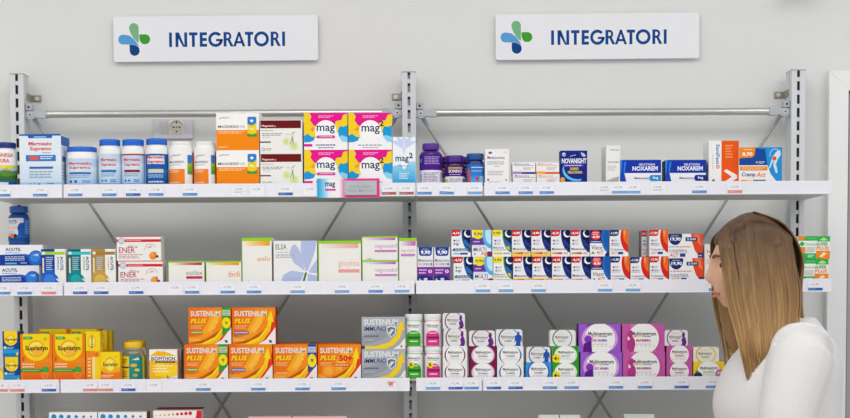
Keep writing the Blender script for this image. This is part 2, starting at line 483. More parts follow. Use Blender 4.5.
# ---------------------------------------------------------------- signs
def arcpts(cx, cy, r, a0, a1, n=18):
    return [(cx + r * math.cos(math.radians(a0 + (a1 - a0) * i / n)), cy + r * math.sin(math.radians(a0 + (a1 - a0) * i / n))) for i in range(n + 1)]
def sign(u0, u1, v0, v1, lab):
    Y = YW - 0.016
    a = W(u0, (v0 + v1) / 2, Y); b = W(u1, (v0 + v1) / 2 - 1.0, Y)
    zt = W((u0 + u1) / 2, v0, Y).z; zb = W((u0 + u1) / 2, v1, Y).z
    w, h = b.x - a.x, zt - zb
    t = thing('wall_sign', ((a.x + b.x) / 2, Y, zb), lab, 'sign', 'section signs on the wall')
    t.rotation_euler.y = -0.0045
    bm = bmesh.new(); rr = 0.006
    pts = []
    for cx, cz, a0 in ((w / 2 - rr, h - rr, 0), (-w / 2 + rr, h - rr, 90), (-w / 2 + rr, rr, 180), (w / 2 - rr, rr, 270)):
        pts += arcpts(cx, cz, rr, a0, a0 + 90, 6)
    f = bm.faces.new([bm.verts.new((x, 0, z)) for x, z in pts])
    ex = bmesh.ops.extrude_face_region(bm, geom=[f])
    bmesh.ops.translate(bm, vec=(0, 0.010, 0), verts=[v for v in ex['geom'] if isinstance(v, bmesh.types.BMVert)])
    bmesh.ops.recalc_face_normals(bm, faces=bm.faces[:]); bm.verts.index_update()
    m = MB(); m.bm(bm, M_SIGN); m.build('panel', t)
    for sx in (-1, 1):
        m = MB(); m.tube((sx * w * 0.42, 0.0101, h / 2), (sx * w * 0.42, 0.0155, h / 2), 0.008, M_FIT, 14); m.build('spacer', t)
    # emblem and lettering measured on a 204 x 44.5 grid, origin at the top left corner
    gx, gy = 204.0, 44.5
    fn = lambda x, y, e: (x - w / 2, -e, y)
    N = lambda p: [(x / gx, 1 - y / gy) for x, y in p]
    m = MB(); A = Art(m, w, h, fn, rough=0.35)
    lg = lambda p: N([((x - 90) / 6.43, (y - 66) / 6.43 - 1.0) for x, y in p])
    A.P(lg([(192, 147)] + [(222 + 30.5 * math.cos(t), 145 - 30.5 * math.sin(t)) for t in [math.pi * (1 - i / 16) for i in range(17)]] + [(253, 240), (240, 234), (215, 205), (198, 172)]), '#7fb98b')
    A.P(lg([(256, 187), (295, 186)] + [(295 + 30.5 * math.cos(t), 217 - 30.5 * math.sin(t)) for t in [math.pi / 2 - math.pi * i / 16 for i in range(17)]] + [(278, 247), (265, 236), (257, 215)]), '#43a135')
    A.P(lg([(154, 249)] + [(152 + 31 * math.cos(t), 218 - 31 * math.sin(t)) for t in [math.radians(270 - 180 * i / 16) for i in range(17)]] + [(190, 192), (222, 216), (246, 248), (254, 268), (238, 256), (215, 249)]), '#5da3dc')
    A.P(lg([(193, 250), (218, 251), (238, 258), (254, 272), (257, 290)] + [(225 + 32 * math.cos(t), 289 + 31.5 * math.sin(t)) for t in [math.pi * i / 16 for i in range(17)]]), '#0d4687')
    m.build('emblem', t)
    m = MB(); A = Art(m, w, h, fn, rough=0.35)
    blue = '#0f4a92'; T_, B_ = 16.2, 30.4; S = 2.9; H = B_ - T_
    def rect(x0, y0, x1, y1): A.P(N([(x0, y0), (x1, y0), (x1, y1), (x0, y1)]), blue); A.k = 1
    def pol(p): A.P(N(p), blue); A.k = 1
    def ring(cx, cy, rx, ry, a0, a1, n=40, st=S):
        for i in range(n):
            p = []
            for t, q in ((i, 0), (i + 1, 0), (i + 1, 1), (i, 1)):
                an = math.radians(a0 + (a1 - a0) * t / n)
                p.append((cx + (rx - q * st) * math.cos(an), cy + (ry - q * st) * math.sin(an)))
            pol(p)
    X = lambda px: px - 113.5
    def I(x): rect(x, T_, x + S, B_)
    def TT(x0, x1): rect(x0, T_, x1, T_ + S); c = (x0 + x1) / 2; rect(c - S / 2, T_ + S, c + S / 2, B_)
    def RR(x):
        rect(x, T_, x + S, B_); bh = 8.2; rx = 7.6
        rect(x + S, T_, x + 4, T_ + 2.2); rect(x + S, T_ + bh - 2.2, x + 4, T_ + bh)
        ring(x + 4, T_ + bh / 2, rx - 4 + 0.2, bh / 2, -90, 90, 20, 2.2)
        pol([(x + 3.6, T_ + bh - 0.8), (x + 6.2, T_ + bh - 1.2), (x + 10.0, B_), (x + 6.9, B_)])
    I(X(169.0))
    x = X(175.4); rect(x, T_, x + S, B_); rect(x + 8.8, T_, x + 8.8 + S, B_); pol([(x + S - 0.6, T_), (x + S + 0.6, T_), (x + 8.8 + 0.6, B_), (x + 8.8 - 1.4, B_), (x + S - 1.0, T_ + 4)])
    TT(X(189.0), X(197.4))
    x = X(199.6); rect(x, T_, x + S, B_); rect(x + S, T_, x + 7.2, T_ + S); rect(x + S, T_ + H / 2 - S / 2, x + 7.0, T_ + H / 2 + S / 2); rect(x + S, B_ - S, x + 7.2, B_)
    cx = X(215.4); ring(cx, (T_ + B_) / 2, 7.3, H / 2 + 0.3, -42, -358, 44); rect(cx + 0.4, (T_ + B_) / 2 - 0.4, cx + 7.2, (T_ + B_) / 2 + 1.8)
    RR(X(223.4))
    x = X(232.8); pol([(x, B_), (x + 2.7, B_), (x + 6.9, T_ + 1.5), (x + 6.2, T_), (x + 5.2, T_)]); pol([(x + 12.2, B_), (x + 9.5, B_), (x + 5.2, T_ + 1.5), (x + 5.2, T_), (x + 7.0, T_)]); rect(x + 3, B_ - 5.2, x + 9.4, B_ - 3.0)
    TT(X(244.8), X(253.0))
    ring(X(261.2), (T_ + B_) / 2, 7.4, H / 2 + 0.3, 0, 360, 48)
    RR(X(270.4)); I(X(281.8))
    m.build('lettering', t)
sign(113.5, 318, 15.6, 61.0, 'white INTEGRATORI sign on the wall above the power socket')
sign(495.8, 699.5, 13.3, 59.0, 'white INTEGRATORI sign on the wall above the bay of sleep tablets')

# power socket on the wall
a = W(153, 139, YW - .01); b = W(192.8, 118.2, YW - .01)
w, h = b.x - a.x, b.z - a.z
t = thing('power_socket', (a.x, YW, a.z), 'white wall power socket with blank switch module below the aluminium bar', 'socket')
m = MB(); m.box(0, w, -0.010, -0.0004, 0, h, mat('#dcdce2', 0.18, name='glossy_plate'), 0.003, seg=2); m.build('plate', t)
m = MB(); m.box(w * .20, w * .385, -0.0125, -0.0101, h * .26, h * .88, mat('#d4d4d2', 0.3, name='module_plastic'), 0.001); m.build('blank_module', t)
m = MB(); m.box(w * .395, w * .78, -0.0115, -0.0101, h * .26, h * .88, mat('#e6e0d9', 0.3, name='socket_plastic'), 0.001)
cx, cz = w * .59, h * .56
A = Art(m, w, h, lambda x, y, e: (x, -0.0116 - e, y)); dk = '#222222'
A.R(.395, .26, .78, .88, '#efe8dd'); A.E(.59, .57, .17, '#b5aca2', .33, 28, 0, 180); A.E(.59, .50, .165, '#e2dacf', .30)
A.R(.575, .74, .605, .86, dk); A.E(.59, .35, .022, '#555047')
A.E(.515, .57, .035, dk, .035); A.E(.59, .57, .02, dk, .035); A.E(.665, .57, .035, dk, .035)
m.build('socket_module', t)

# grey fitting at the top edge of the frame, seen mainly by its soft shadow
p = W(799.5, -13, YW - 0.03)
t = thing('wall_fitting', (p.x, YW, p.z), 'grey fitting high on the wall at the top edge, above the upright beside the door', 'fitting')
m = MB(); m.box(-0.02, 0.02, -0.012, -0.0005, -0.02, 0.02, M_FIT, 0.003); m.build('mount', t)
m = MB(); m.box(-0.010, 0.010, -0.035, -0.012, -0.010, 0.010, M_FIT, 0.002); m.build('arm', t)
m = MB(); m.box(-0.024, 0.014, -0.075, -0.035, -0.026, 0.026, mat('#8f9298', 0.5, name='fitting_housing'), 0.008, seg=2); m.build('housing', t)
# ---------------------------------------------------------------- artwork of the packs
WH = '#f2f0ee'; NAVY = '#14235e'; INK = '#2b2f45'; GRY = '#a9a9ad'
RAIN = ['#e0453a', '#f0a030', '#e9d83c', '#57b04a', '#3a8fd0', '#6a4aa5']

def d_magsup(A):                    # pale blue carton
    A.R(0, 0, 1, 1, '#e3ecf5'); A.G(0, .1, 1, .6, '#cfe0f2', '#e6eef6', 6, True)
    A.R(0, .97, 1, 1, '#2460b4'); A.P([(.2, .97), (.8, .97), (.78, .925), (.22, .925)], '#2460b4'); A.R(.35, .94, .65, .955, '#cfe0f2')
    A.T('Magnesio', .22, .77, .78, .86, '#e2503a', .03); A.T('Supremo', .25, .68, .77, .77, '#e2503a', .03); A.L(.55, .64, .75, .67, '#8a9ab0', 1)
    A.R(.15, .5, .87, .615, '#2f7cc9'); A.R(.24, .52, .46, .595, '#d8615a'); A.L(.5, .53, .8, .6, '#e8f0f8', 2)
    A.R(.23, .36, .8, .40, '#3a6ab0'); A.L(.23, .18, .8, .33, '#9aa8bd', 3)
    A.R(0, 0, 1, .11, '#a8cbea'); A.T('S', .23, .04, .28, .09, '#244f9a'); A.T('F', .33, .04, .37, .09, '#244f9a'); A.E(.46, .065, .035, '#244f9a'); A.L(.64, .03, .82, .1, '#3f70b5', 2)
def s_blue(A):
    A.R(0, 0, 1, 1, '#dde6f0'); A.R(0, .8, 1, .97, '#3a6fb8'); A.R(.1, .5, .9, .6, '#3f7cc4'); A.L(.1, .15, .9, .45, '#8fa5c4', 5)
def d_mag450(A):
    A.R(0, 0, 1, 1, '#f6f4f2'); A.R(0, 0, 1, .545, '#f58a12')
    A.P([(.06, .86), (.09, .83), (.13, .9), (.09, .855)], '#333333'); A.L(.12, .855, .32, .895, '#777', 2)
    A.T('MAGNESIO', .04, .60, .53, .67, '#3c3c3c', .012); A.T('450', .55, .60, .67, .67, '#9a9a9a', 0)
    A.L(.05, .44, .66, .52, '#fbd9a8', 2); A.L(.05, .06, .28, .11, '#fbd9a8', 2)
    A.R(.73, .36, .94, .88, '#f2cf1d'); A.P([(.73, .7), (.84, .66), (.94, .74), (.94, .86), (.92, .9), (.75, .9), (.73, .87)], '#2f7fd0')
    A.R(.815, .75, .845, .83, '#fff'); A.R(.79, .775, .87, .805, '#fff'); A.T('Mg', .775, .53, .895, .61, '#faf4c4', .01); A.P([(.72, .36), (.95, .36), (.95, .46), (.84, .42), (.72, .45)], '#3f9a46')
def d_darkred(A):
    A.R(0, 0, 1, 1, '#eeece8'); A.R(.01, .75, .97, .985, '#6e1414'); A.T('Magnesin', .04, .78, .33, .855, '#f4e6e2', .02); A.T('+', .34, .79, .38, .83, '#f4e6e2', .02)
    A.L(.03, .67, .32, .70, '#b06a60', 1); A.L(.05, .52, .55, .62, '#9b9b98', 2); A.L(.05, .47, .25, .5, '#b5b5b0', 1); A.R(-.01, .32, .25, .36, '#7a3535')
    A.E(.62, .36, .09, '#dde6b8', .12); A.E(.62, .36, .05, '#cde08e', .07); A.E(.80, .22, .11, '#dde6b8', .14); A.E(.8, .22, .06, '#cde08e', .08)
    for q in ([(.74, .56), (.78, .62), (.84, .66), (.78, .585)], [(.74, .56), (.66, .58), (.58, .58), (.66, .565)], [(.75, .57), (.765, .42), (.72, .28), (.70, .26), (.745, .42)], [(.79, .57), (.78, .42), (.80, .26), (.785, .26), (.76, .42)]): A.P(q, '#8aa05a')
    A.E(.08, .12, .035, '#7fb060', .05); A.E(.08, .12, .02, '#eeece8', .03); A.L(.14, .08, .28, .17, '#a6b89a', 2)
def mag_splash(A):
    A.R(0, 0, 1, 1, '#f4f2f4'); A.P([(0, .2), (.16, .25), (.3, .35), (.3, 1), (0, 1)], '#f6cf22'); A.P([(.62, .3), (.8, .5), (1, .6), (1, 1), (.6, 1)], '#f6cf22')
    A.P([(.12, 1), (.17, .9), (.14, .8), (.22, .66), (.4, .6), (.68, .62), (.74, .78), (.86, .8), (.9, .94), (1, .97), (1, 1)], '#e6168c')
    A.P([(0, .38), (.08, .44), (.17, .36), (.25, .34), (.22, .25), (.1, .2), (0, .2)], '#189ad8')
    A.P([(1, .66), (.9, .62), (.82, .64), (.78, .52), (.8, .36), (.86, .28), (1, .24)], '#189ad8'); A.P([(.8, .36), (.86, .4), (1, .34), (1, .2), (.88, .22)], '#8fd0ee')
    A.P([(.2, .62), (.13, .55), (.2, .5), (.27, .58)], '#f2a02a'); A.L(.33, .86, .68, .94, '#f8b4da', 2)
    A.P([(0, 0), (1, 0), (1, .2), (.7, .24), (.3, .22), (0, .2)], '#f4f2f4'); A.E(.5, .50, .255, '#f6f5f5')
def d_magp(A):
    mag_splash(A); A.T('mag', .29, .44, .71, .66, '#17325c', .012); A.R(.32, .31, .68, .39, '#d83a92'); A.E(.32, .35, .035, '#d83a92', .04); A.E(.68, .35, .035, '#d83a92', .04)
    A.L(.35, .335, .65, .375, '#f7cfe4', 1); A.L(.27, .10, .72, .16, '#31466f', 1); A.L(.32, .04, .68, .08, '#5a6a8a', 1); A.R(0, .09, .19, .16, '#e6168c')
def d_mag2(A):
    mag_splash(A); A.T('mag', .30, .42, .72, .65, '#17325c', .012); A.T('2', .71, .64, .81, .79, '#17325c', .03); A.L(.22, .10, .78, .15, '#7a8296', 1); A.L(.32, .04, .68, .08, '#9aa0b0', 1)
def d_mag2tall(A):
    A.R(0, 0, 1, 1, '#eef2f8'); A.G(0, 0, 1, .5, '#2fa3dc', '#9cd2ef', 7, True); A.P([(0, .4), (.42, .47), (.5, .36), (.4, .54), (0, .52)], '#eef2f8'); A.P([(.3, .5), (.5, .33), (.72, .5)], '#f4f6fa')
    for t, r in ((90, .3), (50, .3), (130, .3), (20, .27), (160, .27)):
        c, s = math.cos(math.radians(t)), math.sin(math.radians(t)); q = .09
        A.P([(.5, .75), (.5 + .22 * c - q * s, .82 + .5 * .22 * s + q * c * .6), (.5 + .62 * c, .82 + .3 * s), (.5 + .22 * c + q * s, .82 + .5 * .22 * s - q * c * .6)], '#c6d3ee')
    A.P([(.4, .8), (.5, .62), (.6, .8), (.5, .99)], '#d2dcf2'); A.T('mag', .12, .47, .7, .6, '#17325c', .012); A.T('2', .72, .57, .88, .68, '#17325c', .03)
    A.L(.25, .40, .75, .43, '#7fa0c0', 1); A.L(.28, .14, .72, .28, '#e2f2fb', 4)
def d_melwhite(A):
    A.R(0, 0, 1, 1, '#f0eeec'); A.P([(.12, .93), (.22, .9), (.32, .93), (.27, .87), (.17, .87)], '#34508f'); A.E(.22, .92, .03, '#34508f'); A.R(.78, .89, .92, .93, '#dcdad8')
    A.T('Melatonina', .1, .73, .82, .81, '#8b62a8', .012); A.L(.1, .57, .8, .68, '#a9a9b0', 2); A.R(.38, .52, .6, .54, '#b9b9bc'); A.L(.1, .28, .8, .42, '#b5b5ba', 3)
    A.E(.13, .17, .045, '#6f7480'); A.E(.88, .16, .03, '#3c3450'); A.L(.12, .08, .6, .12, '#7a7a88', 1); A.R(.15, 0, .37, .04, '#2d2a66'); A.R(.37, 0, .6, .04, '#7a3a98')
def mk_small(c1, c2, c3):
    def d(A):
        A.R(0, 0, 1, 1, '#efedec'); A.T('Melatonina', .08, .78, .72, .92, c3, .012); A.R(.05, .7, .95, .73, c1); A.L(.45, .32, .9, .6, '#b5b0b8', 3)
        A.R(0, 0, 1, .17, c1); A.R(0, 0, .38, .22, c2); A.E(.36, .1, .05, c2, .12)
    return d
d_melpurple = mk_small('#4a2a86', '#a88ad0', '#6f4f98'); d_melorange = mk_small('#e2622a', '#f6a63c', '#d88a5a')
def d_nova(A):
    A.R(0, 0, 1, 1, '#1a2684'); A.E(.6, .45, .52, '#5ec2ee', .33); A.E(.66, .53, .53, '#1a2684', .35); A.R(0, .56, 1, 1, '#1a2684'); A.P([(.72, .05), (1, .1), (1, .6), (.9, .4)], '#1a2684')
    A.E(.13, .89, .07, '#d8dcf0'); A.T('60', .08, .86, .18, .91, '#1a2684', .03); A.P([(.76, .95), (.88, .92), (.95, .84), (.86, .82), (.78, .87)], '#c8ccd8')
    A.A(.62, .8, .28, .02, '#c8d4f0', 100, 160, .08); A.T('NOVANIGHT', .05, .63, .97, .78, '#eef0fa', .035); A.R(.12, .545, .85, .60, '#7a4fb4'); A.L(.16, .55, .8, .6, '#d8d0f0', 1)
    A.T('MELATONINA', .28, .34, .82, .42, '#ead23c', .03); A.T('SONNO', .36, .44, .68, .52, '#ead23c', .03); A.E(.08, .17, .09, '#f0a52a'); A.E(.13, .07, .08, '#b09a8a'); A.R(.2, .02, .85, .08, '#a583c8')
def d_dich(A):
    A.R(0, 0, 1, 1, '#eeece8'); A.L(.3, .86, .9, .91, '#8a8a8c', 1); A.T('DISCHEN', .12, .56, .92, .6, '#77777c', .02); A.L(.1, .36, .75, .5, '#c0bfbc', 4); A.P([(.05, .12), (.6, .2), (.95, .22), (.9, .1), (.1, .06)], '#b0aeac')
def mk_nox(dose):
    def d(A):
        A.R(0, 0, 1, 1, '#eeecee'); A.R(0, .48, 1, 1, '#1437a8'); A.P([(0, 0), (.17, 0), (.1, .5), (.14, 1), (0, 1)], '#1746b8'); A.P([(.0, 1), (.05, 1), (.02, .5), (.0, .4)], '#2e8fe0'); A.P([(.1, .9), (.15, .95), (.11, .5), (.08, .55)], '#2f7fdc')
        A.T('MELATONINA', .46, .77, .86, .87, '#d6dcf4', .02); A.T('NOXAREM', .30, .57, .92, .75, '#f4f4fa', .03); A.T('Melatonina', .35, .24, .7, .32, '#3a3a78', .015)
        A.R(.76, .16, 1, .4, '#2f8fd0' if dose == '3mg' else '#1c2f92'); A.E(.77, .28, .06, '#2f8fd0' if dose == '3mg' else '#1c2f92', .12); A.T(dose, .8, .22, .93, .34, '#ffffff', .02)
    return d
def d_sani(A):
    A.R(0, 0, 1, 1, '#f2f0ee'); A.R(.42, 0, 1, 1, '#ee5a16'); A.T('SaniFast', .24, .46, .36, .92, '#3f7cc0', .025, 0, -90); A.E(.3, .41, .06, '#e4563a'); A.E(.3, .41, .03, '#f2f0ee'); A.R(.12, .36, .15, .7, '#d5d5d5')
    A.L(.12, .03, .2, .16, '#3c3c44', 1); A.L(.55, .6, .8, .92, '#f6a06a', 5)
    A.P([(.5, .31), (.58, .36), (.95, .22), (.95, .15), (.56, .0), (.5, .06), (.77, .185)], '#f7efe8')
def d_cramp(A):
    A.R(0, 0, 1, 1, '#f2efec'); A.R(0, .52, 1, 1, '#174a9c'); A.P([(.55, .95), (.7, 1), (.3, 1)], '#3f8ad0'); A.P([(0, 1), (.38, 1), (.36, .8), (.3, .73), (.02, .71), (0, .7)], '#f08a1c')
    A.T('8,90', .07, .76, .31, .87, '#fff8f0', .03); A.L(.1, .92, .3, .96, '#fbd9b0', 1); A.E(.41, .6, .022, '#f0b030'); A.L(.45, .56, .6, .63, '#cfe0f4', 2)
    A.P([(.6, 1), (1, 1), (1, 0), (.9, .05), (.74, .28), (.65, .55)], '#2390d6'); A.R(.02, .38, .66, .49, '#ef8a2c'); A.L(.06, .40, .6, .47, '#f9cf9e', 2)
    A.P([(.88, .9), (.95, .93), (.97, .8), (.9, .68), (.86, .55), (.9, .32), (.86, .3), (.8, .5), (.8, .66), (.73, .46), (.68, .42), (.71, .5), (.78, .75)], '#d4e4ee'); A.E(.82, .7, .05, '#e05a3a'); A.A(.84, .78, .13, .012, '#d8ecf8', 60, 190, .18)
    A.T('Cramp', .06, .19, .38, .33, '#2a4a8c', .012, .2); A.T('Act', .4, .21, .62, .33, '#ef7a1c', .012, .2); A.G(.05, .03, .3, .13, '#f08a1c', '#f8d78a', 5); A.R(.33, .02, .62, .13, '#1c3f78'); A.L(.37, .04, .58, .12, '#dde4f0', 1)
# second row
def d_acutil(A):
    A.R(0, 0, 1, 1, '#f0f0f4'); A.R(0, 0, 1, .52, '#1d3f9a'); A.P([(0, .52), (.6, .56), (1, .4), (1, .2), (.5, .5)], '#2a5fc0'); A.T('ACUTIL', .17, .7, .52, .86, '#1b2f6c', .025); A.L(.17, .58, .5, .66, '#7a9ad0', 1)
    A.L(.16, .22, .6, .46, '#c8d8f4', 3); A.R(.16, .06, .42, .14, '#6ab0ea'); A.L(.5, .08, .64, .16, '#d0dcf4', 1)
    A.E(.85, .36, .17, '#2a6ad2'); A.E(.83, .40, .11, '#3f8ae4'); A.P([(.78, .5), (.86, .53), (.93, .6), (.88, .5), (.93, .46), (.85, .48)], '#e8f0fa')
def mk_acuv(bg, blob, blob2, stripe, txt, sub):
    def d(A):
        A.R(0, 0, 1, 1, '#f0efec'); A.R(0, 0, .56, 1, bg); A.P([(0, .3), (.3, .5), (.56, .35), (.56, 0), (0, 0)], blob); A.R(0, .845, .98, .93, stripe); A.R(0, .93, .56, .98, bg); A.E(.1, .89, .07, '#e6e8e4'); A.R(.05, .35, .12, .76, '#e2dcc8'); A.L(.2, .42, .5, .8, '#b8cfe0', 7)
        A.T('ACUTIL', .79, .4, .91, .8, txt, .02, 0, -90); A.T(sub, .66, .42, .74, .78, blob2, .012, 0, -90)
        n = 16; P = []
        for i in range(n * 2):
            t = math.pi * i / n; r = .37 if i % 2 else .355
            P.append((.36 + r * math.cos(t), .12 + r * A.w / A.h * math.sin(t)))
        A.P(P, blob); A.E(.33, .15, .24, blob2); A.P([(.58, .2), (.68, .18), (.76, .26), (.7, .16), (.76, .1), (.66, .13)], '#f0f0f0')
    return d
d_acublue = mk_acuv('#1a3f96', '#2463c4', '#3f86dc', '#a8d23c', '#1b2f6c', 'ENERGIA'); d_acuteal = mk_acuv('#0e6f78', '#148a90', '#2aa6a6', '#3fc0c4', '#1b2f6c', 'DONNA'); d_acugold = mk_acuv('#b48a3c', '#c69c48', '#dab964', '#a87c3a', '#1b2f6c', 'UOMO')
def d_ener(A):
    A.R(0, 0, 1, 1, '#f1ecea'); A.R(0, .76, 1, .87, '#d22a2e'); A.L(.22, .8, .55, .84, '#f4d0cc', 1); A.R(0, .97, 1, 1, '#d8383a'); P = []
    for i in range(24):
        t = math.pi * i / 12; r = .085 if i % 2 else .07
        P.append((.11 + r * math.cos(t), .81 + r * A.w / A.h * math.sin(t)))
    A.P(P, '#b9c0d2'); A.E(.11, .81, .05, '#d4d8e4'); A.T('VERO', .24, .55, .4, .63, '#b87a78', 0); A.T('ENER', .05, .32, .41, .55, '#b8282c', .004); A.T('+', .41, .5, .47, .6, '#b8282c', .01); A.L(.05, .08, .6, .28, '#c79a98', 3)
    A.A(.76, .42, .14, .01, '#d29a94', 20, 180, .26); A.P([(.66, .5), (.76, .6), (.82, .56), (.74, .52)], '#e0b0aa'); A.E(.82, .2, .085, '#e8861e'); A.E(.80, .23, .05, '#f2a63a'); A.E(.91, .17, .03, '#6a3a20'); A.P([(.84, .3), (.9, .38), (.86, .28)], '#8a4a20')
def mk_green(txt, tc, gc0, gc1, ty, th, tx0=.5, tx1=.95, bar=None, barh=.06):
    def d(A):
        A.R(0, 0, 1, 1, '#eeece6'); A.R(0, .93, 1, 1, '#95d02a'); A.R(0, 0, .02, 1, '#95d02a'); A.G(.06, .93 - .07 - .03, .94, .93, '#eeece6', gc0, 2); A.G(.1, .83, .94, .93, gc0, gc1, 8)
        A.T(txt, tx0, ty, tx1, ty + th, tc, .002)
        if bar: A.R(tx0, ty - barh * 1.6, tx1, ty - barh * .5, bar)
        A.P([(.08, .03), (.18, .05), (.22, .09), (.25, .05), (.4, .03)], '#6a9a4a')
    return d
d_estlax = mk_green('estlax', '#8a9a5a', '#f4e0d4', '#c81e6a', .42, .2, .5, .95, '#c8286a', .1)
d_ibidi = mk_green('ibidi', '#ef8a32', '#f6dca8', '#f0921e', .34, .24, .64, .96)
d_eolo = mk_green('eolo', '#ef9a3c', '#f8e2b0', '#f0a02a', .5, .11, .52, .95)
d_gio = mk_green('gioyina', '#eab0a8', '#f2e2dc', '#eea8a4', .38, .17, .47, .96, '#eaa0a0', .07)
d_vag = mk_green('vagostabil', '#c89ac8', '#ecdcec', '#c064bc', .46, .22, .36, .97, '#c27ac0', .08)
d_vagtall = mk_green('vagostabil', '#c4a4c8', '#ecdcec', '#c868b8', .68, .08, .1, .9, '#c888c4', .05)
def d_elsa(A):
    A.R(0, 0, 1, 1, '#edecec'); bl = '#b4c0e2'
    A.P([(.74, .3), (.62, .62), (.63, 1), (1, 1), (.92, .66), (.78, .32)], bl); A.P([(.72, .3), (.46, .5), (.37, .72), (.42, .88), (.5, .92), (.6, .78), (.66, .5)], bl); A.P([(.7, .27), (.4, .32), (.22, .22), (.18, .1), (.24, 0), (.5, 0), (.62, .08)], bl); A.P([(.8, .3), (1, .58), (1, .26), (.85, .26)], bl); A.P([(.78, .24), (1, .2), (1, 0), (.78, 0)], bl)
    A.P([(.72, .28), (.765, .27), (.69, .02), (.65, .02)], '#4f6a3a'); A.T('ELSA', .05, .8, .3, .92, '#6f8a4a', .006); A.R(.05, .73, .35, .74, GRY); A.L(.05, .6, .5, .7, '#b4b4b4', 2)
def d_price990(A):
    A.R(0, 0, 1, 1, '#eceaf0'); A.P([(.06, 1), (.94, 1), (.9, .8), (.8, .76), (.2, .76), (.1, .8)], '#1d3f92'); A.T('9,90', .2, .79, .82, .91, '#ffffff', .03); A.L(.3, .93, .7, .96, '#c0cce8', 1)
    A.T('Melatonina', .05, .6, .96, .68, '#5a6a98', .01)
    for i, c in enumerate(['#e8a0a0', '#f0c070', '#8fd0a0', '#70b0e8', '#d8c84a', '#5a7ac0']): A.R(.08 + .15 * i, .5, .19 + .15 * i, .57, c)
    A.R(0, 0, 1, .46, '#7a2a9c'); A.L(.08, .26, .6, .42, '#d8b8e8', 2); A.E(.8, .34, .12, '#eadcf2'); A.P([(.8, .42), (.84, .33), (.8, .29), (.76, .33)], '#7a2a9c'); A.P([(0, 0), (0, .2), (.4, .24), (.8, .2), (1, .1), (1, 0)], '#1c2f78'); A.R(.4, 0, .62, .16, '#e2e2ea'); A.E(.2, .12, .1, '#f0f0f8'); A.E(.24, .14, .09, '#1c2f78'); A.P([(.85, 0), (1, .1), (1, 0)], '#e8b83c')
